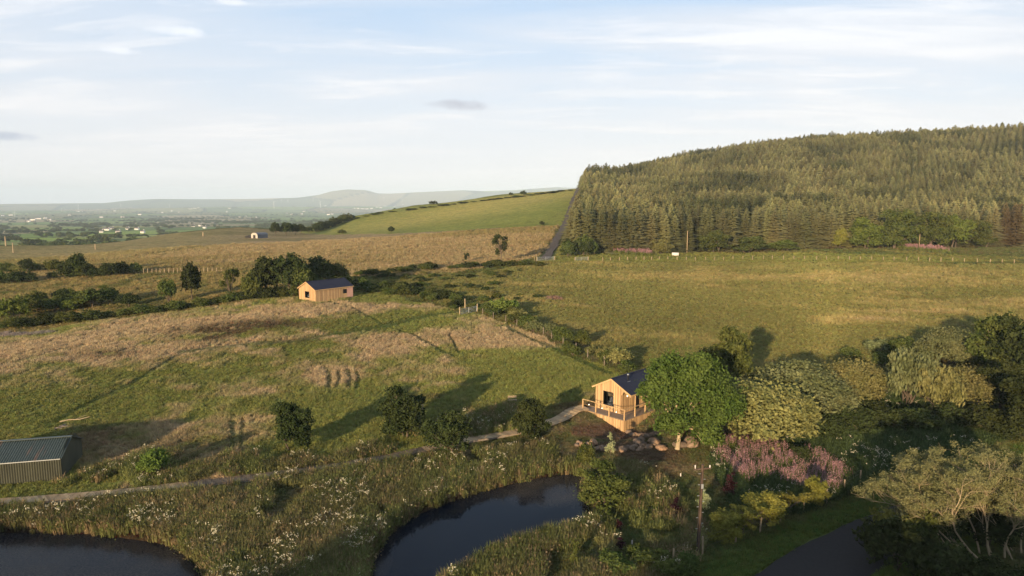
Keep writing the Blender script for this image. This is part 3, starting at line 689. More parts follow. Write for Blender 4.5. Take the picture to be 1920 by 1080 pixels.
for i, (px, py, tp, w) in enumerate(((1655,668,640,55),(1700,672,636,60),(1745,680,640,60),(1600,676,655,45),(1765,668,630,50),(1660,690,662,40))):
    plant_px('bush', 'hedge' if i % 2 else 'grey', px, py, tp, w, 'shrub', 'low shrub in the row along the near edge of the right-hand meadow', 'shrub', 'shrubs along the right-hand meadow edge', parts=SH)
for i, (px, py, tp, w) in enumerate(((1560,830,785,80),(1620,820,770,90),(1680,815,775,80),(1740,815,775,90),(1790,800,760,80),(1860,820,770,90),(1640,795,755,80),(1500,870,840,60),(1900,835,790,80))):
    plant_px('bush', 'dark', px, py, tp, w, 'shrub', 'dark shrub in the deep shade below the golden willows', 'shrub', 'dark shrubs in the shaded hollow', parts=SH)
plant_px('ragged', 'dark', 755, 832, 732, 104, 'alder_tree', 'dense dark round tree beyond the boardwalk, tallest of the three in the middle', 'tree', v=1)
plant_px('ragged', 'dark', 838, 868, 782, 96, 'alder_tree', 'round dark tree standing over the boardwalk gap at the far pond bank', 'tree', v=2)
plant_px('ragged', 'dark', 543, 858, 763, 78, 'alder_tree', 'dark ragged tree behind the shaded boardwalk, left of the other pond trees', 'tree', v=3)
plant_px('ragged', 'dark', 997, 835, 752, 66, 'alder_tree', 'slim tree just left of the plank ramp to the near cabin', 'tree', v=0)
plant_px('tree', 'fresh', 286, 902, 848, 58, 'young_tree', 'small light green round tree with a pale stem beside the shed', 'tree', v=1, bark='palebark')
plant_px('ragged', 'hedge', 1133, 970, 876, 108, 'willow_shrub', 'rounded green willow overhanging the right end of the pond', 'shrub', v=1, parts=SH)
plant_px('bush', 'hedge', 1100, 880, 835, 45, 'shrub', 'small green shrub between the pond and the stone row', 'shrub', v=2, parts=SH)
plant_px('sapling', 'palegreen', 1145, 858, 811, 18, 'birch_sapling', 'pale lime sapling in front of the row of stones', 'sapling', v=1)
plant_px('sapling', 'palegreen', 1323, 962, 920, 26, 'birch_sapling', 'pale variegated sapling just right of the telegraph pole', 'sapling', v=2)
plant_px('sapling', 'purple', 1268, 968, 932, 20, 'purple_sapling', 'purple-leaved sapling left of the telegraph pole', 'sapling', v=1)
plant_px('sapling', 'purple', 1161, 998, 974, 16, 'purple_sapling', 'small purple-leaved sapling on the grass right of the pond', 'sapling', v=2)
plant_px('sapling', 'purple', 1163, 1032, 1008, 22, 'purple_sapling', 'lowest purple-leaved sapling on the near bank', 'sapling', v=3)
plant_px('sapling', 'purple', 1370, 938, 888, 26, 'purple_sapling', 'reddish-purple sapling in front of the pink willowherb', 'sapling', v=0)
plant_px('sapling', 'hedge', 1078, 1065, 1010, 18, 'willow_sapling', 'thin spindly sapling on the near grass bank', 'sapling', v=2)
# yellow-lit hedge along the lane fence
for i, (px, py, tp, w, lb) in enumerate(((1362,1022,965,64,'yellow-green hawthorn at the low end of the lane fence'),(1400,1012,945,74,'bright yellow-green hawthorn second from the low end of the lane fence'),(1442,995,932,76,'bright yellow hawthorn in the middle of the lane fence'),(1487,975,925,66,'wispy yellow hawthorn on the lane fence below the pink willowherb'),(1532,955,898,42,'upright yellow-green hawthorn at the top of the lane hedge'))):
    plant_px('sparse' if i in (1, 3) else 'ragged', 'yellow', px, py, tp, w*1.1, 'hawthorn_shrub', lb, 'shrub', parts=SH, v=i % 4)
for i, (px, py, tp, w) in enumerate(((1230,1075,1040,80),(1160,1085,1050,90),(1290,1075,1045,60),(1270,1100,1060,80),(1200,1060,1032,60))):
    plant_px('bush', 'hedge', px, py, tp, w, 'shrub', 'dark green shrub at the foot of the telegraph pole bank', 'shrub', 'shrubs at the foot of the pole', parts=SH)
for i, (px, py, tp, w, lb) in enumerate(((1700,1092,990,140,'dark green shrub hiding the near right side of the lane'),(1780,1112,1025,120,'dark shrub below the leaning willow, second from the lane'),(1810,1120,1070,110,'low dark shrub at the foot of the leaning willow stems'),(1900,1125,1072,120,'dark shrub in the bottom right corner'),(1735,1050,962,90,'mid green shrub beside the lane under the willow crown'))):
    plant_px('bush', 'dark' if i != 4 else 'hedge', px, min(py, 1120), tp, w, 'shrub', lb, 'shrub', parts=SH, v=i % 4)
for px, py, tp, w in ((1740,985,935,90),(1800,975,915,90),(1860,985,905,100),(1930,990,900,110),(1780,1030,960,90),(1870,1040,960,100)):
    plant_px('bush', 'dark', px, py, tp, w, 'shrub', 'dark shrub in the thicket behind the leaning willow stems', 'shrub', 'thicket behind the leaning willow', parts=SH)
plant_px('sparse', 'yellow', 1662, 1035, 955, 60, 'sycamore_sapling', 'spray of bright yellow leaves sticking up beside the lane', 'sapling', v=2)
# left of centre
for px, py, tp, w, kd, mt, lb in ((355,566,496,44,'tree','dark','tall dark tree standing alone left of the far cabin'),(428,566,505,38,'sparse','hedge','open-crowned tree between the lone dark tree and the cabin copse'),(315,572,522,40,'upright','hedge','bushy many-stemmed tree left of the lone dark tree'),
    (143,522,477,34,'tree','dark','round dark tree on the far hedge at the left'),(47,514,486,28,'tree','dark','small round tree near the left edge on the far hedge'),
    (492,560,486,70,'tree','dark','left-hand tree of the copse behind the far cabin'),(537,560,480,72,'tree','dark','tallest broad tree of the copse behind the far cabin'),(592,548,484,60,'tree','dark','tree right behind the far cabin roof'),(628,540,496,44,'tree','hedge','right-hand tree behind the far cabin roof'),(562,560,500,50,'tree','hedge','lighter tree filling the middle of the cabin copse'),(470,566,515,40,'bush','hedge','low bush at the left foot of the cabin copse'),
    (940,494,441,36,'sparse','dark','gappy windswept tree on the moor edge left of the field gates'),(875,492,474,14,'sparse','dark','dead-topped small bush left of the windswept tree'),
    (733,438,425,14,'tree','dark','lone small tree on the lower edge of the bright green hill field'),(640,439,431,20,'bush','hedge','lone round bush on the lower edge of the green hill field'),(1016,424,415,10,'tree','dark','tiny tree low on the hill field near the stony track'),
    (812,384,377,18,'bush','dark','dark bush on the skyline of the green hill'),(958,367,361,10,'bush','dark','smaller skyline bush left of the pair near the track'),(981,366,358,14,'bush','dark','round skyline bush nearest the top of the track'),(1098,352,340,12,'tree','dark','small tree on the skyline at the top of the track'),
    (235,578,553,46,'tree','dark','dark bushy tree at the right end of the left-hand hedge'),(165,582,545,60,'tree','hedge','broad green tree in the left-hand hedge'),(112,580,543,36,'tree','dark','upright dark tree in the left-hand hedge'),(60,590,550,60,'bush','hedge','light green scrubby tree in the left-hand hedge'),(15,606,560,60,'bush','fresh','pale green bush at the left edge of the hedge')):
    plant_px(kd, mt, px, py, tp, w, 'tree' if kd != 'bush' else 'bush', lb, 'tree' if kd != 'bush' else 'bush')
def row(pts, n, h, w, mats, name, label, cat, group, kind='bush', jit=0.5, hj=.35):
    P = np.array([G(*p)[:2] for p in pts]); s = np.concatenate([[0], np.cumsum(np.linalg.norm(np.diff(P, axis=0), axis=1))])
    for i in range(n):
        t = (i+.5+rnd.uniform(-.4, .4))/n*s[-1]; x = np.interp(t, s, P[:, 0])+rnd.gauss(0, jit); y = np.interp(t, s, P[:, 1])+rnd.gauss(0, jit)
        f = 1+rnd.uniform(-hj, hj); plant(kind, rnd.choice(mats), x, y, hz1(x, y)-.1, h*f, w*f*rnd.uniform(.85, 1.2), name, label, cat, group, parts=SH if kind == 'bush' else ('trunk', 'crown'))
row([(0,620),(120,606),(240,592),(330,583),(450,566),(560,556)], 34, 1.7, 3.6, ['dark', 'hedge', 'hedge'], 'hedge_shrub', 'dark shrub in the continuous hedge along the far brow of the left meadow', 'shrub', 'hedge along the brow of the left meadow', jit=.5)
row([(-60,600),(0,590),(80,583),(200,572)], 14, 3.2, 4.2, ['hedge', 'fresh', 'hedge', 'olive'], 'scrub_bush', 'green scrub bush behind the brow hedge at the left', 'bush', 'scrub behind the brow hedge', jit=1.8)
row([(95,524),(150,522),(200,520),(262,514)], 13, 3.2, 4.2, ['hedge', 'dark'], 'hedge_shrub', 'shrub in the short thick hedge across the left moor', 'shrub', 'short thick hedge on the left moor', jit=.9)
row([(-30,535),(0,533),(55,530)], 6, 2.8, 4.4, ['dark', 'hedge'], 'hedge_shrub', 'dark shrub in the hedge stub at the left edge', 'shrub', 'hedge stub at the left edge', jit=.8)
row([(0,512),(60,511),(120,508)], 9, 2.6, 5.0, ['hedge', 'olive'], 'hedge_shrub', 'pale green shrub in the farther hedge line at the left', 'shrub', 'farther hedge line at the left', jit=.8)
row([(450,562),(520,562),(610,552),(665,545),(720,545)], 12, 2.8, 3.8, ['dark', 'hedge'], 'hedge_shrub', 'undergrowth shrub at the foot of the cabin copse', 'shrub', 'undergrowth of the cabin copse', jit=1.0)
row([(655,520),(720,513),(800,506),(870,503),(940,500),(1005,497)], 30, 1.5, 4.0, ['dark', 'hedge', 'hedge'], 'hedge_shrub', 'low shrub in the rough hedge between the moor and the middle ground', 'shrub', 'rough hedge below the moor', jit=1.4)
row([(720,522),(800,520),(880,515),(960,512)], 18, 1.0, 2.6, ['dark', 'hedge', 'hedge', 'olive'], 'scrub_bush', 'low scrub bush in the rough ground below the moor hedge', 'bush', 'low scrub below the moor hedge', jit=3.5)
row([(740,538),(830,540),(920,545),(990,560)], 16, 1.0, 2.4, ['dark', 'hedge', 'olive'], 'scrub_bush', 'low scrub bush in the rough corner between the gates', 'bush', 'low scrub in the rough corner', jit=3.5)
row([(670,540),(730,545),(780,553),(840,562),(900,575)], 36, 1.5, 2.8, ['dark', 'hedge', 'hedge'], 'scrub_bush', 'scrub bush in the strip between the far cabin and the wooden gate', 'bush', 'scrub strip from the far cabin to the gate', jit=2.4)
row([(915,580),(960,600),(1010,622),(1060,645),(1120,672),(1200,700)], 26, 1.6, 2.4, ['hedge', 'olive', 'hedge', 'grey'], 'hedge_shrub', 'shrub in the ragged diagonal hedge between the two meadows', 'shrub', 'diagonal hedge between the meadows', jit=1.1)
plant_px('bush', 'fresh', 945, 590, 562, 60, 'shrub', 'fresh green bush right beside the wooden field gate', 'shrub', parts=SH, v=0)
plant_px('bush', 'olive', 1165, 690, 655, 60, 'shrub', 'largest bush of the diagonal hedge, just above the near cabin roof', 'shrub', parts=SH, v=1)
plant_px('bush', 'hedge', 1095, 648, 620, 34, 'shrub', 'rounded hawthorn half way down the diagonal hedge', 'shrub', parts=SH, v=2)
row([(497,443),(523,442),(545,442),(566,438)], 4, 6.5, 6.5, ['dark'], 'tree', 'round dark tree in the short row right of the barn', 'tree', 'row of trees beside the barn', kind='tree', jit=.5, hj=.15)
row([(575,437),(605,431),(635,420),(662,410)], 16, 4.2, 7.0, ['dark', 'hedge'], 'hedge_shrub', 'dark shrub in the hedge climbing beside the green hill field', 'shrub', 'hedge climbing beside the hill field', jit=1.2)
row([(665,410),(720,400),(800,390),(870,381),(950,372),(1075,357)], 34, 1.1, 6.0, ['dark', 'hedge'], 'hedge_shrub', 'thin shrub in the low hedge along the top of the green hill', 'shrub', 'low hedge along the hill top', jit=1.0)
row([(1052,481),(1080,479),(1115,478)], 7, 5.5, 6.0, ['hedge', 'dark'], 'bush', 'dark leafy bush at the left foot of the conifer wood', 'bush', 'leafy bushes at the left foot of the wood', jit=2.0)
for px, py, tp, w, mt, lb in ((1240,475,450,40,'olive','dull leafy bush below the conifers left of the distant pole'),(1345,474,436,56,'hedge','round leafy tree just right of the distant pole'),(1415,473,446,60,'hedge','low leafy tree in front of the conifers, centre of the wood edge'),(1475,470,452,50,'fresh','low green willow at the wood edge'),
    (1578,463,431,26,'yellow','small bright yellow-green tree at the wood edge'),(1632,465,410,62,'fresh','leafy green tree left of the tall pair at the wood edge'),(1688,466,395,66,'hedge','tallest leafy tree along the wood edge'),(1757,465,400,60,'hedge','leafy tree behind the pink flowers on the right'),(1800,464,408,60,'fresh','light green leafy tree right of the pink flowers'),(1845,463,418,46,'hedge','last leafy tree before the brown conifers')):
    plant_px('ragged', mt, px, py+3, tp, w*1.1, 'broadleaf_tree', lb, 'tree')

# the green ash beside the near cabin
def hero_tree():
    g = G(1270, 842); x, y = g[0], g[1]; z = hz1(x, y)
    t = thing('ash_tree', 'big bright green ash tree standing against the near cabin', 'tree', (x, y, z))
    u = np.random.default_rng(4); bl = []
    for i in range(38):
        a = u.uniform(0, 6.28); zz = u.uniform(-.85, .95); r = math.sqrt(max(.05, 1-zz*zz))*u.uniform(.45, .8)
        bl.append((1.25+math.cos(a)*r*4.6, 1.0+math.sin(a)*r*4.0, 4.15+zz*4.05, u.uniform(1.0, 1.6), u.uniform(1.0, 1.6), u.uniform(.8, 1.3)))
    bl.append((1.25, 1.0, 4.8, 3.6, 3.2, 3.4))
    V, F = crown_np(bl, 60000, .17, .30, 3, shell=.5, per=50); link('crown', np_mesh('ash_crown', V, F, [MT['ash']]), t)
    V, F = limbs_np(bl[:14], .22, 2.2, 3, 8, (.15, .2)); link('trunk', np_mesh('ash_trunk', V, F, [MT['palebark']], smooth=True), t)
hero_tree()
# leaning many-stemmed willow by the lane
def leaning_willow():
    x0, y0 = 31.6, 42.8; z0 = hz1(x0, y0)
    t = thing('leaning_willow', 'big leaning willow with pale sunlit branches and a flat crown in the bottom right corner', 'tree', (x0, y0, z0)); t.scale = (.84, .9, .82)
    g = np.random.default_rng(12); Vs, Fs, Ts = [], [], []; o = 0; tips = []
    def add(p, r, seg=5):
        nonlocal o
        V, F = tube_np(p, r, seg); Vs.append(V); Fs.append(F+o); o += len(V)
    def grow(p, d, L_, r, lev):
        n_ = 5; P = [np.array(p)]; dd = np.array(d)
        for i in range(n_):
            dd = dd + g.normal(size=3)*0.13 + np.array([0, 0.01, 0.03 if lev < 2 else .06]); dd /= np.linalg.norm(dd); P.append(P[-1]+dd*L_/n_)
        add(P, np.linspace(r, r*.45, n_+1), 6 if lev < 2 else 4)
        if lev >= 3: tips.append(P[-1]); tips.append(P[-2]); return
        for k in range((5, 6, 5)[lev]):
            i = int(g.integers(3 if lev == 0 else 1, n_+1)); q = dd + g.normal(size=3)*(.42, .55, .6)[lev]; q[2] = abs(q[2])*.7+.1; q /= np.linalg.norm(q)
            grow(P[i], q, L_*g.uniform(.42, .62), r*.42, lev+1)
    for (bx, by, dx, dy, L_, r) in ((-1.6,-.3,-.95,.45,4.9,.09),(-.6,0,-.72,.40,4.9,.09),(.4,.1,-.35,.30,4.7,.10),(1.4,0,-.1,.3,4.6,.08),(2.2,.4,-.3,.4,4.7,.08),(.0,.8,-.55,.6,4.9,.08),(3.2,.6,.1,.3,4.6,.08),(-1.2,.9,-.95,.65,4.1,.07),(4.2,.5,-.2,.4,4.6,.08),(-2.2,.3,-1.1,.4,4.6,.05),(-.9,1.2,-.7,.5,4.6,.05),(.9,.6,-.45,.35,4.6,.05),(1.9,-.2,-.3,.2,4.4,.05),(2.8,.9,-.15,.4,4.5,.05),(3.7,0,-.35,.3,4.4,.05)):
        d = np.array([dx, dy, 1.0]); d /= np.linalg.norm(d); grow((bx, by, -.1), d, L_, r, 0)
    V = np.concatenate(Vs); F = np.concatenate(Fs); link('trunk', np_mesh('willow_stems', V, F, [MT['palebark']]), t)
    T = np.array(tips); T = T[T[:, 2] > 2.2]
    bl = [(a[0], a[1]+.35, a[2]+.1, .40, .40, .26) for a in T[g.permutation(len(T))[:1300]]]
    bl += [(q_, g.uniform(.6, 3.8), 5.7-.075*(q_+.5)**2-g.uniform(0, 2.0 if q_ > -2 else 3.3), g.uniform(.35, .7), g.uniform(.35, .7), g.uniform(.35, .6)) for q_ in [g.uniform(-6.8, 5.0) for _ in range(170)]]
    V, F = crown_np(bl, 130000, .062, .6, 8, shell=.25, per=22, aspect=2.6); link('crown', np_mesh('willow_crown', V, F, [MT['paleolive']]), t)
leaning_willow()

# ------------------------------------------------------------------ conifer wood
def conifer_np(seed, H=1.0):
    g = np.random.default_rng(seed); V = []; F = []
    nw = 26
    for i in range(nw):
        f = (i+.3)/nw; z = .04 + .95*f; L_ = .155*(1-f)**.62*(1+.18*g.normal()) + .010; nb = int(11 - 4*f); a0 = g.uniform(0, 6.28)
        for k in range(nb):
            a = a0 + 6.283*k/nb + g.normal()*.12; l_ = L_*(1+.2*g.normal()); dr = -.30*l_ + .0; zj = z + g.normal()*.008
            c, s = math.cos(a), math.sin(a); w = .30*l_ + .006
            mid = (c*l_*.5, s*l_*.5, zj + dr*.25); tip = (c*l_, s*l_, zj + dr*.62 + .03*l_); b = len(V)
            px_, py_ = -s*w*.5, c*w*.5
            V += [(0, 0, zj+.01), (mid[0]+px_, mid[1]+py_, mid[2]-.012), tip, (mid[0]-px_, mid[1]-py_, mid[2]-.012), (mid[0], mid[1], mid[2]+.008)]
            F += [(b, b+1, b+4), (b+1, b+2, b+4), (b+2, b+3, b+4), (b+3, b, b+4)]
    V += [(-.006, 0, .93), (.006, 0, .93), (0, 0, 1.03), (0, -.006, .93), (0, .006, .93)]; b = len(V)-5; F += [(b, b+1, b+2), (b+3, b+4, b+2)]
    return np.array(V), np.array(F, dtype=np.int32)
CON = [np_mesh('conifer_crown', *conifer_np(s), [MT['conifer']]) for s in range(5)]
CONB = np_mesh('conifer_crown_brown', *conifer_np(9), [MT['deadneedle']])
MT['darkbark'] = simple('dark_bark', (0.035, 0.03, 0.025), 0.95, 0.3, 2.0)
V, F = tube_np([(0,0,-.03),(0,0,.3),(0,0,.95)], [.014,.010,.002], 5); CTR = np_mesh('conifer_trunk', V, F, [MT['darkbark']])
pts = []
sx0, sx1, sy0, sy1 = 10, 560, 225, 740
sp = 3.7
for iy, yy in enumerate(np.arange(sy0, sy1, sp*.87)):
    s_ = sp*(1 if yy < 420 else 1.25)
    for xx in np.arange(sx0, min(sx1, yy*0.80+12), s_): pts.append((xx + (iy % 2)*s_/2 + rnd.gauss(0, .55), yy + rnd.gauss(0, .55)))
pts = np.array(pts); pts = pts[inforest(pts[:, 0], pts[:, 1]) > 0]
df = distline(pts[:, 0], pts[:, 1], np.array(FRONT)); dist_ = np.hypot(pts[:, 0], pts[:, 1])
gap = fbm(pts[:, 0], pts[:, 1], 14, 3, 77); keep = gap < .70; pts, df, dist_ = pts[keep], df[keep], dist_[keep]
pz = height(pts[:, 0], pts[:, 1]); ppx, _, _ = project(pts[:, 0], pts[:, 1], pz)
hts = 14.6 + rng.normal(size=len(pts))*1.1 + 1.5*(fbm(pts[:, 0], pts[:, 1], 30, 2, 5)-.5)*3
order = np.argsort(np.where(ppx < 1930, df, 1e6)); first = set(order[:300].tolist())
for i in order[:300]:
    x, y = pts[i]; brown = (ppx[i] > 1862 and ppx[i] < 1915 and df[i] < 9)
    t = thing('conifer_tree', 'dark spruce in the front rows of the plantation above the meadow' if not brown else 'brown half-dead spruce in the front row at the right end of the plantation', 'tree', (x, y, pz[i]-.2), rnd.uniform(0, 6.28), 'front rows of the conifer plantation' if not brown else 'browned conifers at the right end')
    h = hts[i]*.97; s_ = (h*rnd.uniform(1.35, 1.8),)*2 + (h,)
    link('trunk', CTR, t, scale=s_); link('crown', CONB if brown else CON[rnd.randrange(5)], t, scale=s_)
# instancing helper: one object, many small copies
def scatter(name, P, scale, rz, meshes, label, cat, col=None, kind='stuff', pick=None, zs=None):
    coll = bpy.data.collections.new(name+'_kinds')
    for i, me in enumerate(meshes):
        o = bpy.data.objects.new(name+'_kind', me); coll.objects.link(o)
    pm = bpy.data.meshes.new(name); pm.vertices.add(len(P)); pm.vertices.foreach_set('co', np.asarray(P, np.float32).ravel())
    def attr(nm, ty, arr, field='value'):
        a = pm.attributes.new(nm, ty, 'POINT'); a.data.foreach_set(field, np.asarray(arr, np.float32 if ty != 'INT' else np.int32).ravel())
    S = np.stack([scale, scale, zs if zs is not None else scale], 1)
    attr('sc', 'FLOAT_VECTOR', S, 'vector'); R = np.zeros((len(P), 3)); R[:, 2] = rz; attr('rt', 'FLOAT_VECTOR', R, 'vector')
    attr('pk', 'INT', pick if pick is not None else rng.integers(0, len(meshes), len(P)))
    if col is not None: attr('icol', 'FLOAT_VECTOR', col, 'vector')
    o = bpy.data.objects.new(name, pm); COL.objects.link(o)
    ng = bpy.data.node_groups.new(name+'_nodes', 'GeometryNodeTree')
    ng.interface.new_socket('Geometry', in_out='INPUT', socket_type='NodeSocketGeometry'); ng.interface.new_socket('Geometry', in_out='OUTPUT', socket_type='NodeSocketGeometry')
    nn, nl = ng.nodes, ng.links; gi = nn.new('NodeGroupInput'); go = nn.new('NodeGroupOutput'); ip = nn.new('GeometryNodeInstanceOnPoints'); ci = nn.new('GeometryNodeCollectionInfo')
    ci.inputs['Collection'].default_value = coll; ci.inputs['Separate Children'].default_value = True; ci.inputs['Reset Children'].default_value = True
    def na(nm, ty):
        a = nn.new('GeometryNodeInputNamedAttribute'); a.data_type = ty; a.inputs['Name'].default_value = nm; return a.outputs['Attribute']
    mp_ = nn.new('GeometryNodeMeshToPoints'); nl.new(gi.outputs[0], mp_.inputs[0])
    nl.new(mp_.outputs[0], ip.inputs['Points']); nl.new(ci.outputs[0], ip.inputs['Instance']); ip.inputs['Pick Instance'].default_value = True
    nl.new(na('pk', 'INT'), ip.inputs['Instance Index']); nl.new(na('rt', 'FLOAT_VECTOR'), ip.inputs['Rotation']); nl.new(na('sc', 'FLOAT_VECTOR'), ip.inputs['Scale'])
    nl.new(ip.outputs[0], go.inputs[0]); md = o.modifiers.new('scatter', 'NODES'); md.node_group = ng
    return tag(o, label, cat, kind=kind)
rest = np.array([i for i in range(len(pts)) if i not in first])
bw, bf = conifer_np(3)
V, F = tube_np([(0,0,-.03),(0,0,.3),(0,0,.95)], [.016,.011,.002], 5)
CONM = [np_mesh('spruce', np.concatenate([conifer_np(s)[0], V]), [conifer_np(s)[1], F+len(conifer_np(s)[0])], [MT['conifer'], MT['darkbark']], [0]*len(conifer_np(s)[1])+[1]*len(F)) for s in range(5)]
scatter('conifer_wood', np.stack([pts[rest, 0], pts[rest, 1], pz[rest]-.2], 1), hts[rest]*rng.uniform(1.35, 1.9, len(rest)), rng.uniform(0, 6.28, len(rest)), CONM, 'conifer plantation covering the hillside behind its front rows', 'conifer wood', zs=hts[rest])
print('conifers', len(pts))

# ------------------------------------------------------------------ buildings
def board_mat(name, cols, bw_=0.16, rough=0.8):
    m, n, l, b, o = newmat(name)
    t = n.new('ShaderNodeTexCoord'); s = n.new('ShaderNodeSeparateXYZ'); l.new(t.outputs['Object'], s.inputs[0])
    u = M(n, l, 'FLOOR', M(n, l, 'DIVIDE', M(n, l, 'ADD', s.outputs[0], s.outputs[1]), bw_))
    wnn = n.new('ShaderNodeTexWhiteNoise'); wnn.noise_dimensions = '1D'; l.new(u, wnn.inputs['W'])
    c = ramp(n, l, wnn.outputs['Value'], [(0.0, cols[0]), (0.5, cols[1]), (1.0, cols[2])])
    g = noise_node(n, l, 2.5, 5, 0.6, stretch=(6, 6, 0.6)); k = ramp(n, l, g, [(0.3, 0.8), (0.7, 1.15)])
    l.new(mixc(n, l, 1.0, c, k, 'MULTIPLY'), b.inputs['Base Color']); b.inputs['Roughness'].default_value = rough
    return m
MT['timber'] = board_mat('larch_boards', ((0.33, 0.205, 0.095), (0.43, 0.28, 0.135), (0.53, 0.36, 0.18)))
MT['trim'] = simple('timber_trim', (0.5, 0.33, 0.16), 0.75, 0.15, 3)
MT['slate'] = simple('slate', (0.018, 0.021, 0.040), 0.65, 0.3, 5, spec=0.2)
MT['deck'] = simple('deck_boards', (0.22, 0.17, 0.125), 0.85, 0.25, 3, stretch=(1, 8, 1))
MT['blackframe'] = simple('black_frame', (0.012, 0.012, 0.013), 0.4, 0.1)
MT['interior'] = simple('dark_interior', (0.03, 0.025, 0.02), 0.9, 0.1)
MT['white'] = simple('white_fabric', (0.62, 0.58, 0.52), 0.8, 0.1)
MT['metal'] = simple('galvanised_metal', (0.42, 0.44, 0.45), 0.45, 0.15, 2, metal=0.6)
MT['pinkboard'] = simple('pink_board', (0.52, 0.30, 0.22), 0.8, 0.12, 2)
MT['blackcable'] = simple('black_cable', (0.01, 0.01, 0.01), 0.6, 0.1)
MT['post'] = simple('fence_post_wood', (0.34, 0.26, 0.16), 0.85, 0.25, 4)
MT['greypost'] = simple('weathered_wood', (0.20, 0.165, 0.13), 0.9, 0.3, 4)
MT['polewood'] = simple('creosoted_pole', (0.075, 0.05, 0.035), 0.85, 0.3, 3)
MT['stone'] = simple('field_stone', (0.22, 0.155, 0.105), 0.9, 0.3, 2.5, bump=0.4)
MT['wire'] = simple('dull_wire', (0.10, 0.09, 0.08), 0.7, 0.1)
_n, _l = MT['stone'].node_tree.nodes, MT['stone'].node_tree.links; _b = [q for q in _n if q.type == 'BSDF_PRINCIPLED'][0]; _s = _b.inputs['Base Color'].links[0].from_socket
_o = _n.new('ShaderNodeObjectInfo'); _l.new(mixc(_n, _l, 1.0, _s, ramp(_n, _l, _o.outputs['Random'], [(0.0, (0.55, 0.58, 0.62)), (0.5, (1.0, 1.0, 1.0)), (1.0, (1.35, 1.15, 0.95))]), 'MULTIPLY'), _b.inputs['Base Color'])
m, n, l, b, o = newmat('window_glass'); MT['glass'] = m
b.inputs['Base Color'].default_value = (0.6, 0.65, 0.7, 1); b.inputs['Roughness'].default_value = 0.02; b.inputs['Transmission Weight'].default_value = 1.0; b.inputs['IOR'].default_value = 1.1
m, n, l, b, o = newmat('lit_bulb'); MT['bulb'] = m
b.inputs['Base Color'].default_value = (0.9, 0.88, 0.8, 1); b.inputs['Emission Color'].default_value = (1, 0.9, 0.7, 1); b.inputs['Emission Strength'].default_value = 1.2
def gable_boards(mb, x0, x1, y, zb, top, holes=(), wdt=.15, outward=-1):
    n_ = int(round((x1-x0)/wdt)); wdt = (x1-x0)/n_
    for i in range(n_):
        a, c = x0+i*wdt, x0+(i+1)*wdt; off = .022 if i % 2 else .0; segs = [(zb(a), zb(c), top(a), top(c))]
        for (hx0, hx1, hz0, hz1_) in holes:
            if c > hx0+.02 and a < hx1-.02: segs = [(zb(a), zb(c), hz0, hz0), (hz1_, hz1_, top(a), top(c))]
        for (b0_, b1_, t0, t1) in segs:
            yo = y + outward*(.02+off); yi = y
            mb.add([(a+.003,yo,b0_),(c-.003,yo,b1_),(c-.003,yi,b1_),(a+.003,yi,b0_),(a+.003,yo,t0),(c-.003,yo,t1),(c-.003,yi,t1),(a+.003,yi,t0)],
                   [(0,3,2,1),(4,5,6,7),(0,1,5,4),(1,2,6,5),(2,3,7,6),(3,0,4,7)])
def side_boards(mb, y0, y1, x, zb, zt, holes=(), wdt=.15):
    n_ = int(round((y1-y0)/wdt)); wdt = (y1-y0)/n_
    for i in range(n_):
        a, c = y0+i*wdt, y0+(i+1)*wdt; xo = x+.02+(.022 if i % 2 else 0); segs = [(zb, zt)]
        for (h0, h1, z0, z1) in holes:
            if c > h0+.02 and a < h1-.02: segs = [(zb, z0), (z1, zt)] if z0 > zb+.02 else [(z1, zt)]
        for (b0_, t0) in segs: mb.box(x, xo, a+.003, c-.003, b0_, t0)
def slate_roof(xl, xr, xa, ze, za, y0, y1, th=.10):
    mb = MB(); ns = 14
    for side in (0, 1):
        xe = xl if side == 0 else xr
        for i in range(ns):
            f0, f1 = i/ns, (i+1)/ns; p0 = (xe+(xa-xe)*f0, ze+(za-ze)*f0); p1 = (xe+(xa-xe)*f1, ze+(za-ze)*f1)
            # each course lies a little proud at its lower edge
            mb.add([(p0[0], y0, p0[1]+.03), (p0[0], y1, p0[1]+.03), (p1[0], y1, p1[1]+.012), (p1[0], y0, p1[1]+.012), (p0[0], y0, p0[1]+.0), (p0[0], y1, p0[1]+.0)],
                   [(0,1,2,3) if side else (3,2,1,0), (0,4,5,1)])
        mb.add([(xe,y0,ze-th),(xe,y1,ze-th),(xa,y1,za-th),(xa,y0,za-th),(xe,y0,ze),(xe,y1,ze),(xa,y1,za),(xa,y0,za)], [(0,1,2,3),(0,3,7,4),(1,5,6,2),(0,4,5,1),(4,7,6,5)])
    mb.bar((xa, y0, za+.03), (xa, y1, za+.03), .16, .07)
    return mb
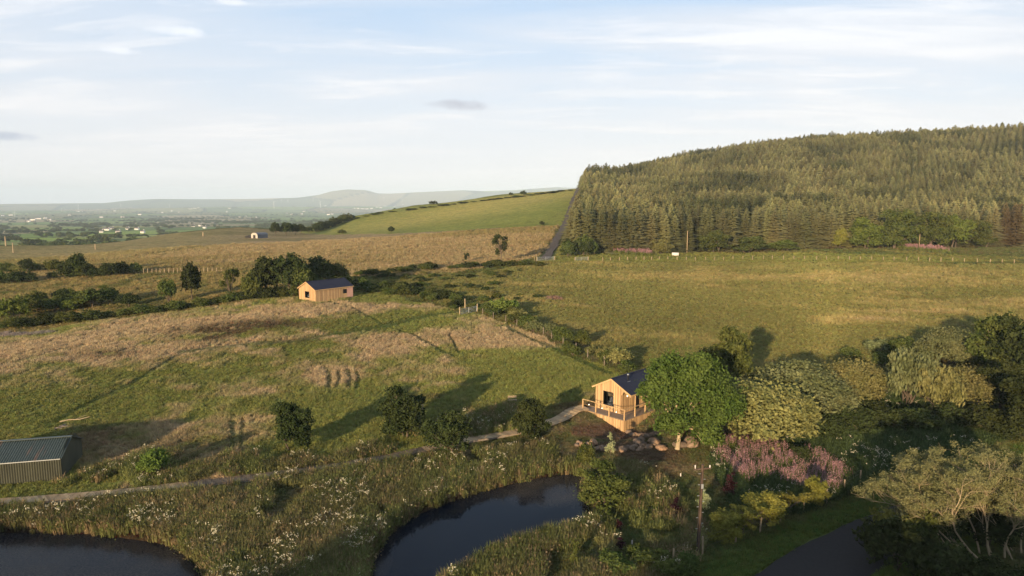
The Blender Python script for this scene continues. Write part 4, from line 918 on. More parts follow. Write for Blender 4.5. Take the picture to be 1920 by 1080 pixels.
def cabin(near):
    if near:
        ox, oy, az = 9.0, 71.4, 46; z0 = 2.2; Wd, Ln = 3.4, 8.0; xl, xr, xa = -.32, 4.75, 2.2; ze, za = 2.28, 3.55
        t = thing('timber_cabin', 'timber-clad cabin with slate roof and raised railed deck beside the green ash', 'cabin', (ox, oy, z0), -math.radians(az))
        win = (1.12, 2.38, .55, 2.05)
    else:
        ox, oy, az = -39.9, 126.8, 39; z0 = hz1(-38, 126)+.0; Wd, Ln = 5.2, 8.4; xl, xr, xa = -.15, 5.35, 2.6; ze, za = 2.4, 3.75
        t = thing('timber_cabin', 'farther timber cabin with dark slate roof standing alone on the brow of the meadow', 'cabin', (ox, oy, z0), -math.radians(az))
        win = (1.95, 3.15, .75, 1.95)
    zbase = -1.0
    top = lambda x: (ze+(za-ze)*(x-xl)/(xa-xl) if x < xa else za+(ze-za)*(x-xa)/(xr-xa)) - .10
    w = MB(); gable_boards(w, 0, Wd, 0, lambda x: zbase, top, [win])
    if near: gable_boards(w, Wd, xr-.12, 0, lambda x: top(x)-.30 if x > Wd+.3 else 2.0, top, (), .15)
    holes = [(2.2, 3.1, 0, 2.05)] if near else [(6.1, 6.9, 1.15, 1.95)]
    side_boards(w, 0.02, Ln if near else 7.0, Wd, zbase, min(top(Wd), 9), holes)
    w.add([(0,Ln,zbase),(Wd,Ln,zbase),(Wd,Ln,top(Wd)),(xa,Ln,top(xa)),(0,Ln,top(0))], [(4,3,2,1,0)])
    w.add([(0,.0,zbase),(0,Ln,zbase),(0,Ln,top(0)),(0,.0,top(0))], [(0,3,2,1)])
    w.build('wall', MT['timber'], t)
    slate_roof(xl, xr, xa, ze, za, -.22, Ln+.15).build('roof', MT['slate'], t)
    tr = MB(); 
    for a_, b_ in (((xl, ze), (xa, za)), ((xa, za), (xr, ze))): tr.bar((a_[0], -.25, a_[1]-.06), (b_[0], -.25, b_[1]-.06), .04, .15)
    tr.bar((xr+.015, -.22, ze-.07), (xr+.015, Ln+.15, ze-.07), .04, .13); tr.build('bargeboard', MT['trim'], t)
    # window in the gable with a shallow dark room behind it
    fr = MB(); x0, x1, z0_, z1_ = win
    fr.box(x0, x1, -.045, .03, z0_, z0_+.05).box(x0, x1, -.045, .03, z1_-.05, z1_).box(x0, x0+.05, -.045, .03, z0_+.05, z1_-.05).box(x1-.05, x1, -.045, .03, z0_+.05, z1_-.05)
    if near: fr.box(x0+.42, x0+.47, -.04, .03, z0_+.05, z1_-.05)
    wf = fr.build('window', MT['blackframe'], t)
    gl = MB(); gl.box(x0+.05, x1-.05, 0, .008, z0_+.05, z1_-.05); gl.build('pane', MT['glass'], wf)
    rm = MB(); rx0, rx1, rz0, rz1, ry = .1, Wd-.1, .06, 2.2, 2.2
    rm.add([(rx0,.04,rz0),(rx1,.04,rz0),(rx1,ry,rz0),(rx0,ry,rz0),(rx0,.04,rz1),(rx1,.04,rz1),(rx1,ry,rz1),(rx0,ry,rz1)], [(0,1,2,3),(2,3,7,6),(0,3,7,4),(1,2,6,5),(4,5,6,7)])
    rm.build('room', MT['interior'], t)
    if near:
        b_ = MB(); b_.box(x0+.5, x1-.06, .05, .07, z1_-.50, z1_-.05); b_.build('glint_panel', MT['trim'], wf)  # beige panel stands in for light reflected in the upper pane
        # door and porch post
        d = MB(); d.box(Wd+.005, Wd+.045, 2.2, 3.1, 0, 2.05); dr = d.build('door', MT['blackframe'], t)
        h = MB(); h.bar((Wd+.08, 2.3, 1.0), (Wd+.08, 2.3, 1.2), .03); h.build('handle', MT['metal'], dr)
        # deck: front strip and side veranda
        dk = MB(); x = -.55
        for i in range(36):
            yy = -1.55 + i*.15
            if yy < -.1: dk.box(-.55, 5.0, yy, yy+.142, -.05, 0)
            else: dk.box(Wd+.05, 5.0, yy, yy+.142, -.05, 0)
        dk.build('deck', MT['deck'], t)
        sk = MB(); gable_boards(sk, -.55, 5.0, -1.56, lambda x: -.12 - .28*(x+.55), lambda x: -.055, (), .14); 
        sk.build('skirt', MT['timber'], t)
        sk = MB(); side_boards(sk, -1.55, 3.8, 5.0, -1.7, -.055, (), .14); sk.build('skirt', MT['timber'], t)
        rp = [(-.5,-1.5),(1.25,-1.5),(3.0,-1.5),(4.93,-1.5),(4.93,.3),(4.93,2.1),(4.93,3.8)]
        for i, (a, c) in enumerate(rp):
            p = MB(); p.box(a-.05, a+.05, c-.05, c+.05, -.1 if i == 0 else (-1.9 if i == 3 else -.9), 1.05 if i not in (4,) else 2.2); p.build('deck_post', MT['trim'], t)
        rl = MB()
        for (a, c) in zip(rp[:-1], rp[1:]): rl.bar((a[0], a[1], 1.07), (c[0], c[1], 1.07), .10, .05); rl.bar((a[0], a[1], .55), (c[0], c[1], .55), .015, .015)
        rl.build('handrail', MT['trim'], t)
        # string of bulbs along the rail
        cb = MB()
        for (a, c) in zip(rp[:3], rp[1:4]):
            P = [(a[0]+(c[0]-a[0])*f, a[1]-.07, 1.0-.28*4*f*(1-f)) for f in np.linspace(0, 1, 7)]; cb.tube(P, .012, 4)
        cbo = cb.build('string_lights', MT['blackcable'], t)
        for (a, c) in zip(rp[:3], rp[1:4]):
            me = bpy.data.meshes.new('bulb'); bm = bmesh.new(); bmesh.ops.create_icosphere(bm, subdivisions=1, radius=.06); bm.to_mesh(me); bm.free(); me.materials.append(MT['bulb'])
            link('bulb', me, cbo, loc=((a[0]+c[0])/2, a[1]-.07, .66))
        me = bpy.data.meshes.new('wall_lamp'); bm = bmesh.new(); bmesh.ops.create_icosphere(bm, subdivisions=2, radius=.075); bm.to_mesh(me); bm.free(); me.materials.append(MT['bulb'])
        link('wall_lamp', me, t, loc=(Wd+.1, .9, 1.75))
        fl = MB(); fl.tube([(xa+.75, 1.7, 3.0), (xa+.75, 1.7, 3.75)], .07, 10); fo = fl.build('flue', MT['blackframe'], t)
        cp_ = MB(); cp_.tube([(xa+.75, 1.7, 3.76), (xa+.75, 1.7, 3.86)], .11, 10); cp_.build('cowl', MT['metal'], fo)
        fs = MB(); fs.box(xa+.55, xa+.95, 1.4, 1.9, 3.02, 3.12); fs.build('flashing', MT['metal'], fo)
    else:
        # unfinished pink boarding at the far end of the side wall
        pk = MB(); pk.box(Wd, Wd+.035, 7.0, Ln, zbase, top(Wd)-.05); pk.build('pink_boarding', MT['pinkboard'], t)['label'] = 'unclad pink boarding at the far corner of the side wall'
        f2 = MB(); f2.box(Wd+.005, Wd+.05, 6.1, 6.9, 1.15, 1.95); f2.build('window', MT['blackframe'], t)
        rm = MB(); rm.box(2.3, 3.0, .3, .5, .8, 1.35); rm.build('curtain', MT['white'], wf)
    return t
cabin(True); cabin(False)
# armchair seen through the near cabin's window
t = thing('armchair', 'white armchair seen through the gable window of the near cabin', 'armchair', (0, 0, 0))
az = math.radians(46); c_, s_ = math.cos(-az), math.sin(-az); ax, ay = 1.75, .55
t.location = (9.0+c_*ax-s_*ay, 71.4+s_*ax+c_*ay, 2.27); t.rotation_euler = (0, 0, -az+.3)
def soft(name, x0, x1, y0, y1, z0, z1, mat, parent, bev=.06):
    me = bpy.data.meshes.new(name); bm = bmesh.new(); bmesh.ops.create_cube(bm, size=1)
    for v in bm.verts: v.co = Vector(((x0+x1)/2+v.co.x*(x1-x0), (y0+y1)/2+v.co.y*(y1-y0), (z0+z1)/2+v.co.z*(z1-z0)))
    bmesh.ops.bevel(bm, geom=bm.edges[:], offset=bev, segments=2, affect='EDGES'); bm.to_mesh(me); bm.free(); me.materials.append(mat)
    return link(name, me, parent)
soft('seat', -.35, .35, -.3, .35, .2, .62, MT['white'], t); soft('backrest', -.38, .38, .3, .5, .2, 1.15, MT['white'], t)
for sx in (-1, 1): soft('armrest', sx*.36-.07, sx*.36+.07, -.3, .35, .2, .82, MT['white'], t, .04)
for sx in (-1, 1):
    for sy in (-.25, .4): q = MB(); q.tube([(sx*.3, sy, 0), (sx*.3, sy, .22)], .02, 6); q.build('leg', MT['blackframe'], t)

# corrugated shed
MT['shedwall'] = simple('shed_wall_paint', (0.048, 0.050, 0.032), 0.7, 0.2, 1.2, stretch=(1, 1, .4))
m, n, l, b, o = newmat('shed_roof_paint'); MT['shedroof'] = m
g1 = noise_node(n, l, 0.9, 4, 0.6, stretch=(1.6, .25, .25)); rs_ = ramp(n, l, g1, [(0.60, 0.0), (0.68, 0.75)])
g2 = noise_node(n, l, 4, 5, .6); cc = mixc(n, l, 1.0, (0.045, 0.062, 0.055, 1), ramp(n, l, g2, [(.3, .8), (.7, 1.2)]), 'MULTIPLY')
l.new(mixc(n, l, rs_, cc, (0.15, 0.09, 0.06, 1)), b.inputs['Base Color']); b.inputs['Roughness'].default_value = .5; b.inputs['Metallic'].default_value = .1
def corr(mb, P0, P1, up, n_, amp, nrm):
    """corrugated sheet from P0 to P1 rising by vector up"""
    P0, P1, up, nrm = map(Vector, (P0, P1, up, nrm)); V = []
    for i in range(n_+1):
        f = i/n_; o_ = nrm*amp*math.sin(i*math.pi/2); p = P0.lerp(P1, f)+o_; V += [p, p+up]
    mb.add(V, [(2*i, 2*i+2, 2*i+3, 2*i+1) for i in range(n_)])
def shed():
    x, y = -37.5, 54.5; z = hz1(x, y)-.05; t = thing('metal_shed', 'green corrugated metal shed cut by the left edge beside the boardwalk', 'shed', (x, y, z), math.radians(14))
    Ln, W_, he, hr = 10.0, 4.8, 2.0, 3.05; n_ = 220
    w = MB(); corr(w, (-Ln,0,-.8), (0,0,-.8), (0,0,he+.8), n_, .028, (0,-1,0)); corr(w, (-Ln,W_,-.8), (0,W_,-.8), (0,0,he+.8), n_, .028, (0,1,0)); w.build('side_wall', MT['shedwall'], t)
    e = MB()
    for ex in (0, -Ln):
        e.add([(ex,0.03,-.8),(ex,W_-.03,-.8),(ex,W_-.03,he),(ex,W_*.72,hr-.02),(ex,W_*.28+.2,hr-.02),(ex,.03,he)], [(0,1,2,3,4,5)])
    e.build('end_wall', MT['shedwall'], t)
    r = MB(); ov = .12
    corr(r, (-Ln-.1,-ov,he+.0), (ov,-ov,he+.0), (0,W_*.5+ov,hr-he), n_, .028, (0,-.35,.94)); corr(r, (-Ln-.1,W_+ov,he), (ov,W_+ov,he), (0,-W_*.5-ov,hr-he), n_, .028, (0,.35,.94))
    r.build('roof', MT['shedroof'], t)
    q = MB(); q.bar((-Ln-.1,W_/2,hr+.03), (ov,W_/2,hr+.03), .3, .05); q.build('ridge_cap', MT['shedroof'], t)
    q = MB(); q.bar((ov,-ov,he+.01), (ov,W_/2,hr+.02), .06, .09); q.bar((ov,W_+ov,he+.01), (ov,W_/2,hr+.02), .06, .09); q.build('flashing', MT['shedroof'], t)
    q = MB(); q.bar((-Ln,-.06,he-.06), (0,-.06,he-.06), .04, .07); q.build('gutter', MT['metal'], t)
shed()
# round-roofed barn on the moor
def barn():
    g = G(477, 447); dep = project(*g)[2]; s = dep/FPX
    t = thing('hay_barn', 'round-roofed pale hay barn with a low dark lean-to, far off on the moor', 'barn', tuple(g), math.radians(-28)); t.scale = (.62, .62, .62)
    MT['barnend'] = simple('barn_sheeting', (0.42, 0.37, 0.32), .7, .15, .5); MT['barnroof'] = simple('barn_roof_sheet', (0.10, 0.115, 0.14), .6, .2, .3); MT['barndark'] = simple('tarred_boards', (.03,.027,.025), .9, .2)
    w, ln, h, ar = 7.0, 10.0, 2.6, 1.7; A = [(math.cos(a)*w/2, h+math.sin(a)*ar) for a in np.linspace(math.pi, 0, 11)]
    q = MB()
    for y in (0, ln): q.add([(-w/2, y, -.5)] + [(a, y, b_) for a, b_ in A] + [(w/2, y, -.5)], [tuple(range(13))])
    q.build('end_wall', MT['barnend'], t)
    q = MB(); q.add([(-w/2,0,-.5),(-w/2,ln,-.5),(-w/2,ln,h),(-w/2,0,h),(w/2,0,-.5),(w/2,ln,-.5),(w/2,ln,h),(w/2,0,h)], [(0,1,2,3),(4,5,6,7)]); q.build('side_wall', MT['barnroof'], t)
    q = MB(); V = []
    for a, b_ in A: V += [(a*1.03, -.2, b_+.06), (a*1.03, ln+.2, b_+.06)]
    q.add(V, [(2*i, 2*i+1, 2*i+3, 2*i+2) for i in range(10)]); q.build('roof', MT['barnroof'], t)
    q = MB(); q.box(-w/2-8, -w/2-.1, 1, 5, -.5, 1.3); q.add([(-w/2-8.2,.8,1.3),(-w/2-.1,.8,1.3),(-w/2-.1,5.2,2.0),(-w/2-8.2,5.2,2.0)], [(0,1,2,3)]); q.build('lean_to', MT['barndark'], t)
    q = MB(); q.box(-1.3, 1.3, -.06, -.01, 0, 2.6); q.build('door', MT['barndark'], t)
barn()

# ------------------------------------------------------------------ boardwalk
BWP = [G(*p)[:2] for p in ((-60,951),(0,946),(120,937),(240,927),(350,914),(480,899),(620,880),(720,863),(795,847),(880,828),(960,815),(1020,801),(1052,789),(1078,772),(1100,767))]
BWP = np.array(BWP)
MT['plank_new_lit'] = board_mat('boardwalk_planks_pale', ((0.25, 0.175, 0.09), (0.35, 0.25, 0.135), (0.46, 0.34, 0.19)), .31)
MT['plank_old_shaded'] = board_mat('boardwalk_planks_grey', ((0.11, 0.076, 0.045), (0.155, 0.11, 0.066), (0.21, 0.15, 0.09)), .31)  # plank colours also carry the light: paler where sunlit, darker where shaded
def boardwalk():
    s = np.concatenate([[0], np.cumsum(np.linalg.norm(np.diff(BWP, axis=0), axis=1))]); st = s[4]; t0 = np.arange(0, s[-1], .15)
    X = np.interp(t0, s, BWP[:, 0]); Y = np.interp(t0, s, BWP[:, 1]); k = np.ones(9)/9
    X = np.convolve(np.pad(X, 4, mode='edge'), k, 'valid'); Y = np.convolve(np.pad(Y, 4, mode='edge'), k, 'valid')
    Z = height(X, Y)+.26; Z = np.convolve(np.pad(Z, 4, mode='edge'), k, 'valid'); tx = np.gradient(X); ty = np.gradient(Y); nn = np.hypot(tx, ty); tx /= nn; ty /= nn
    t = thing('boardwalk', 'long slatted boardwalk running from the left edge past the ponds up to the near cabin', 'boardwalk', (X[0], Y[0], Z[0])); O = np.array([X[0], Y[0], Z[0]])
    new, old = MB(), MB()
    for i in range(len(X)):
        hw = .60 if t0[i] < s[10] else .80; hw2 = hw*(1+rnd.uniform(-.04, .04)); a = rnd.uniform(-.03, .03); dx, dy = tx[i]+a, ty[i]; nx_, ny_ = ty[i], -tx[i]
        c = Vector((X[i], Y[i], Z[i]+rnd.uniform(-.012, .012))) - Vector(O); n_ = Vector((nx_, ny_, 0)); d_ = Vector((tx[i], ty[i], 0))
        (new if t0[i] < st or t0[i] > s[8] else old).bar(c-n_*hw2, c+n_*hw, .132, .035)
    new.build('decking', MT['plank_new_lit'], t)['label'] = 'paler newer planks with sunlight put into their colour'; old.build('decking', MT['plank_old_shaded'], t)['label'] = 'greyer weathered planks with shade put into their colour'
    b_ = MB()
    for sd_ in (-.55, .55):
        P = [Vector((X[i]+ty[i]*sd_, Y[i]-tx[i]*sd_, Z[i]-.09))-Vector(O) for i in range(0, len(X), 6)]
        for p, q in zip(P[:-1], P[1:]): b_.bar(p, q, .07, .14)
    b_.build('bearer', MT['greypost'], t)
boardwalk()

# ------------------------------------------------------------------ fences, gates, poles, bench, small things
def fence(pts, n_, hgt, name, label, mat='post', thick=.11, wires=(.45, .8, 1.05)):
    P = np.array([G(*p)[:2] for p in pts]); s = np.concatenate([[0], np.cumsum(np.linalg.norm(np.diff(P, axis=0), axis=1))])
    t = thing(name, label, 'fence', (P[0][0], P[0][1], hz1(*P[0]))); O = Vector(t.location); prev = None; w = MB()
    for i in range(n_):
        u_ = (i+rnd.uniform(-.08, .08)*(0 < i < n_-1))/(n_-1)*s[-1]; x, y = np.interp(u_, s, P[:, 0]), np.interp(u_, s, P[:, 1]); z = hz1(x, y)
        q = MB(); c = Vector((x, y, z))-O; tilt = Vector((rnd.gauss(0, .03), rnd.gauss(0, .03), 0)); hh = hgt*rnd.uniform(.94, 1.06)
        q.tube([c+Vector((0, 0, -.3)), c+tilt*.5+Vector((0, 0, hh*.6)), c+tilt+Vector((0, 0, hh))], [thick*.5]*3, 6); q.build('post', MT[mat], t)
        if prev is not None:
            for wz in wires: w.bar(prev+Vector((0, 0, wz*hgt)), c+Vector((0, 0, wz*hgt)), .008)
        prev = c
    w.build('wire', MT['wire'], t)
fence([(1130,491),(1250,488),(1400,487),(1550,488),(1700,490),(1800,492),(1925,496)], 42, 1.25, 'post_fence', 'long row of pale fence posts along the far side of the right-hand meadow', thick=.20)
fence([(262,513),(330,512),(415,511)], 20, 1.25, 'post_fence', 'short row of pale fence posts on the moor left of the lone dark tree', thick=.16)
fence([(660,512),(700,507),(760,504)], 8, 1.2, 'post_fence', 'few fence posts at the moor edge right of the cabin copse', thick=.13)
fence([(905,592),(1010,625),(1058,650),(1083,662),(1112,678),(1141,690),(1168,703),(1200,718)], 13, 1.25, 'wire_fence', 'wire fence on thin posts beside the diagonal hedge above the near cabin', mat='greypost', thick=.12)
fence([(1262,1062),(1323,1038),(1376,1020),(1423,1000),(1468,978),(1513,958),(1547,947),(1579,928),(1612,908)], 9, 1.2, 'lane_fence', 'wire fence on short posts along the grass verge of the lane', thick=.12)
fence([(1002,489),(1012,470),(1030,440),(1046,424)], 14, 1.2, 'track_fence', 'pale fence climbing the moor beside the stony track', thick=.14)
def gate(pA, pB, hgt, name, label, mat, nb=5, postm='post', hp=1.5):
    a, b_ = G(*pA), G(*pB); t = thing(name, label, 'gate', tuple(a)); O = Vector(a); A = Vector((0, 0, 0)); B = Vector(b_)-O
    for p in (A, B): q = MB(); q.tube([p+Vector((0,0,-.3)), p+Vector((0,0,hp))], [.10, .09], 7); q.build('gate_post', MT[postm], t)
    q = MB(); d = (B-A); A2 = A+d*.04; B2 = A+d*.96
    for i in range(nb): z = .2+(hgt-.2)*i/(nb-1); q.bar(A2+Vector((0,0,z)), B2+Vector((0,0,z)), .045)
    for f in (0, .5, 1): p = A2.lerp(B2, f); q.bar(p+Vector((0,0,.15)), p+Vector((0,0,hgt+.03)), .05)
    q.bar(A2+Vector((0,0,.2)), B2+Vector((0,0,hgt)), .035)
    q.build('gate_frame', MT[mat], t)
gate((862,592), (895,585), 1.1, 'field_gate', 'metal-barred field gate hung between two tall posts on the left meadow', 'metal', hp=1.5)
q = G(872,580); fp = thing('gate_post', 'single tall pale post standing just behind the nearer field gate', 'post', (q[0], q[1], q[2]-.2))
w = MB(); w.tube([(0,0,-.2),(0,0,2.1)], [.11,.10], 8); w.build('shaft', MT['post'], fp); w = MB(); w.tube([(0,0,2.1),(0,0,2.14)], [.115,.05], 8); w.build('cap', MT['post'], fp)
gate((1006,490), (1040,489), 1.25, 'field_gate', 'galvanised gate at the foot of the stony track', 'metal', hp=1.4)
gate((1078,490), (1103,489), 1.2, 'field_gate', 'smaller bluish gate right of the one closing the stony track', 'metal', hp=1.3)
def pole(px, py, top, name, label, mat='polewood', r=.13, fine=False, arm=True, lean=0.0):
    g = G(px, py); dep = project(*g)[2]; H = (py-top)*dep/FPX*.98; t = thing(name, label, 'pole', tuple(g))
    q = MB(); q.tube([(0,0,-.4),(lean*.5,0,H*.5),(lean,0,H)], [r, r*.85, r*.7], 10); q.build('shaft', MT[mat], t)
    if arm:
        c = MB(); c.bar((lean-.55,0,H-.35), (lean+.55,0,H-.25), .09, .09); co = c.build('crossarm', MT[mat], t)
        for sx in (-.48, .48, 0): i_ = MB(); i_.tube([(lean+sx,0,H-.3),(lean+sx,0,H-.12),(lean+sx,0,H-.05)], [.02,.045,.03], 8); i_.build('insulator', MT['white'], co)
    if fine:
        for k in range(11):
            zz = H*(.30+.06*k); s = 1 if k % 2 else -1; i_ = MB(); i_.bar((lean*zz/H+s*r*.5,0,zz), (lean*zz/H+s*.24,0,zz), .025); i_.build('step', MT['metal'], t)
        c = MB(); c.box(lean*.9-.07, lean*.9+.07, -.16, -.1, H-1.6, H-1.3); c.build('sign_plate', MT['metal'], t)
        c = MB(); c.bar((-.10,-.1,.0), (lean-.09,-.1,H-.5), .03); c.build('cable', MT['blackcable'], t)
pole(1308, 1042, 860, 'telegraph_pole', 'brown wooden telegraph pole with climbing steps, standing near the lane', r=.13, fine=True, lean=.12)
pole(1288, 474, 432, 'telegraph_pole', 'distant pale pole in front of the conifers at the centre of the wood edge', 'post', .16, arm=False)
pole(1723, 466, 430, 'telegraph_pole', 'distant pole rising from the pink flowers on the right', 'post', .15, arm=False)
pole(25, 474, 455, 'telegraph_pole', 'pale pole on the moor nearest the left edge', 'post', .2, arm=False)
pole(11, 461, 443, 'telegraph_pole', 'thin pale pole right at the left edge, beyond the moor crest', 'post', .3, arm=False)
pole(179, 468, 457, 'telegraph_pole', 'pale pole on the moor above the short thick hedge', 'post', .22, arm=False)
pole(381, 443, 435, 'telegraph_pole', 'smallest pale pole on the moor crest left of the barn', 'post', .3, arm=False)
def bench(px, py, rz, label):
    g = G(px, py); t = thing('bench', label, 'bench', tuple(g), rz); t.scale = (.62, .62, .8)
    for nm, y0, z0 in (('seat', 0, .45), ('backrest', .32, .8)):
        q = MB()
        for k in range(3 if nm == 'seat' else 2): q.box(-.8, .8, y0-.2+.14*k, y0-.08+.14*k, z0, z0+.04) if nm == 'seat' else q.box(-.8, .8, y0, y0+.04, z0-.1+.17*k, z0+.02+.17*k)
        q.build(nm, MT['post'], t)
    for sx in (-.65, .65):
        q = MB(); q.box(sx-.04, sx+.04, -.2, -.12, 0, .45).box(sx-.04, sx+.04, .24, .32, 0, .95); q.build('leg', MT['greypost'], t)
bench(961, 756, .15, 'pale slatted bench in the rough grass between the slim tree and the meadow')
bench(785, 772, -.3, 'small grey bench half hidden right of the tallest pond tree')
# pale sheet lying beside the far cabin
g = G(684, 548); t = thing('roofing_sheet', 'white sheet propped on the grass to the right of the far cabin', 'sheet', tuple(g), .5)
q = MB(); V = []
for i in range(9): V += [(i*.13, 0, .15+.02*(i % 2)), (i*.13+1.4, 2.6, .75+.02*(i % 2))]
q.add(V, [(2*i, 2*i+2, 2*i+3, 2*i+1) for i in range(8)]); q.build('sheet', MT['white'], t)
q = MB(); q.bar((.2,.1,-.1), (1.8,2.5,.6), .08); q.bar((.9,.1,-.1), (2.3,2.5,.6), .08); q.build('batten', MT['greypost'], t)
# brush pile, driftwood, distant wrapped bale
def pile(px, py, W_, H_, n_, mat, label, name, cat, ln=1.6, r=.05):
    g = G(px, py); t = thing(name, label, cat, tuple(g)); q = MB()
    for i in range(n_):
        a = rnd.uniform(0, 6.28); c = Vector((rnd.gauss(0, W_*.3), rnd.gauss(0, W_*.18), 0)); c.z = max(.05, H_*(1-(c.x/W_)**2*3)*rnd.random()); d = Vector((math.cos(a), math.sin(a), rnd.uniform(-.2, .35)))*ln*rnd.uniform(.3, .6)
        q.tube([c-d, c+Vector((0,0,.05)), c+d], [r*rnd.uniform(.5, 1.2), r, r*.4], 5)
    q.build('branch', MT[mat], t, (0,0,0)); 
    q = MB()
    for i in range(n_//5):
        c = Vector((rnd.gauss(0, W_*.3), rnd.gauss(0, W_*.18), rnd.uniform(.05, H_*.5))); q.tube([c-Vector((.3,.1,0)), c+Vector((.3,.1,.05))], [r*2.2, r*2], 7)
    q.build('log', MT['bark'], t)
MT['brush'] = simple('cut_brushwood', (0.17, 0.105, 0.075), .9, .4, 2)
pile(1037, 562, 3.6, .8, 130, 'brush', 'brown heap of cut branches lying in the right-hand meadow', 'brush_pile', 'brush pile')
pile(118, 803, .9, .3, 14, 'greypost', 'small heap of dead wood behind the metal shed', 'deadwood_pile', 'wood pile', 1.0)
g = G(138, 790); t = thing('fallen_branch', 'pale fallen branch lying on the grass behind the metal shed', 'branch', tuple(g), .35)
q = MB(); q.tube([(-1.2,0,.1),(-.4,.05,.2),(.5,-.03,.16),(1.4,.1,.3)], [.07,.06,.05,.03], 6); q.build('limb', MT['palebark'], t); q = MB(); q.tube([(.2,0,.18),(.7,.3,.35),(1.1,.4,.4)], [.03,.025,.01], 5); q.build('twig', MT['palebark'], t)
g = G(1266, 480); t = thing('wrapped_bale', 'pale plastic-wrapped bale in front of the distant pole', 'bale', tuple(g))
q = MB(); q.tube([(-1.1,0,.55),(-1.0,0,.55),(1.0,0,.55),(1.1,0,.55)], [.5,.62,.62,.5], 14); q.build('wrap', MT['white'], t, smooth=True)
# stones and boulders
def rock(px, py, s, label, group=None, flat=.65, sub=2, name='stone', cat='stone'):
    g = G(px, py); me = bpy.data.meshes.new(name); bm = bmesh.new(); bmesh.ops.create_icosphere(bm, subdivisions=sub, radius=.5)
    so = rnd.uniform(0, 50)
    for v in bm.verts:
        c = v.co*2; k = 1+.5*(float(vnoise(np.array([c.x*1.6+so]), np.array([c.y*1.6+c.z*1.3]), 4)[0])-.5)+.25*(float(vnoise(np.array([c.x*4+so]), np.array([c.z*4+c.y*3]), 8)[0])-.5)
        v.co = Vector((v.co.x*k*1.15, v.co.y*k*.9, v.co.z*k*flat))
    bm.to_mesh(me); bm.free(); me.materials.append(MT['stone'])
    o_ = link(name, me, None, (g[0], g[1], g[2]+s*flat*.3), rnd.uniform(0, 6.28), (s, s, s)); tag(o_, label, cat, group)
for i in range(34):
    f = i/33; rock(1083+f*150+rnd.uniform(-3, 3), 832+9*math.sin(f*3.0)+rnd.uniform(-4, 5)+f*3, rnd.uniform(.35, .72), 'sandy stone in the long curved row below the near cabin', 'row of stones below the near cabin')
for i in range(14):
    f = i/13; rock(1177+f*58+rnd.uniform(-2, 2), 812+ (10*math.sin(f*2.2) if f < .4 else 10-14*(f-.4)) + rnd.uniform(-2, 2), rnd.uniform(.4, .7), 'stone edging the bed at the corner of the deck', 'stones edging the bed by the deck')
for i in range(9): rock(1208+rnd.uniform(-14, 22), 834+rnd.uniform(-7, 9), rnd.uniform(.5, .85), 'larger stone heaped near the right end of the curved row', 'heap of larger stones')
rock(1297, 836, 1.6, 'biggest orange-brown boulder beside the foot of the ash tree', name='boulder', cat='boulder', sub=3); rock(1275, 838, 1.1, 'middling boulder between the ash trunk and the biggest boulder', name='boulder', cat='boulder', sub=3)
rock(1240, 842, 1.0, 'flat boulder just left of the ash trunk', name='boulder', cat='boulder', sub=3, flat=.45); rock(1113, 833, .9, 'boulder at the left part of the curved stone row', name='boulder', cat='boulder', sub=3)
rock(1400, 942, .8, 'lone pale rock on the grass below the pink willowherb', name='boulder', cat='boulder')
for px, py, lb in ((1276,895,'white plastic tree guard nearest the shrubs, right of the pond'),(1256,926,'white tree guard in the middle of the bank, left of the purple sapling'),(1185,1022,'white tree guard low on the near bank')):
    g = G(px, py); t = thing('tree_guard', lb, 'tree guard', tuple(g)); t.scale = (.7, .7, .65); q = MB(); q.tube([(0,0,0),(0,0,.55)], [.06,.06], 8, cap=False); q.build('sleeve', MT['white'], t); q = MB(); q.bar((.07,0,-.1), (.07,0,.75), .03); q.build('stake', MT['post'], t)

# ------------------------------------------------------------------ the plain: houses, trees, turbines
MT['render'] = simple('white_render', (0.75, 0.72, 0.66), .8, .05, .2); MT['houseroof'] = simple('house_roof', (0.10, 0.09, 0.09), .8, .2, .3); MT['redroof'] = simple('red_roof', (0.28, 0.14, 0.09), .8, .2, .3)
def house(px, py, ln, label, group, wd=8, h=4.0, rm='houseroof'):
    ln *= .85; wd *= .8; h *= .85; g = G(px, py, 560); rz = rnd.uniform(-.9, .9); t = thing('farmhouse', label, 'house', (g[0], g[1], g[2]), rz, group)
    q = MB(); q.box(-ln/2, ln/2, -wd/2, wd/2, -2, h); q.add([(-ln/2,-wd/2,h),(-ln/2,wd/2,h),(-ln/2,0,h+wd*.4),(ln/2,-wd/2,h),(ln/2,wd/2,h),(ln/2,0,h+wd*.4)], [(0,2,1),(3,4,5)]); q.build('wall', MT['render'], t)
    q = MB(); q.add([(-ln/2-.3,-wd/2-.5,h-.15),(ln/2+.3,-wd/2-.5,h-.15),(ln/2+.3,0,h+wd*.4+.1),(-ln/2-.3,0,h+wd*.4+.1),(-ln/2-.3,wd/2+.5,h-.15),(ln/2+.3,wd/2+.5,h-.15)], [(0,1,2,3),(3,2,5,4)]); r_ = q.build('roof', MT[rm], t)
    if ln < 30: q = MB(); q.box(ln/2-1.5, ln/2-.6, -.4, .4, h+wd*.3, h+wd*.4+1.3); q.build('chimney', MT['render'], r_)
    q = MB()
    for k in range(3): q.box(-ln*.35+k*ln*.3, -ln*.35+k*ln*.3+1.2, -wd/2-.05, -wd/2-.01, 1.2, 2.6)
    q.build('window', MT['blackframe'], t)
house(200, 432, 15, 'largest white farmhouse among trees beyond the green fields at the left', None); house(222, 437, 9, 'small white outbuilding right of the largest farmhouse', None)
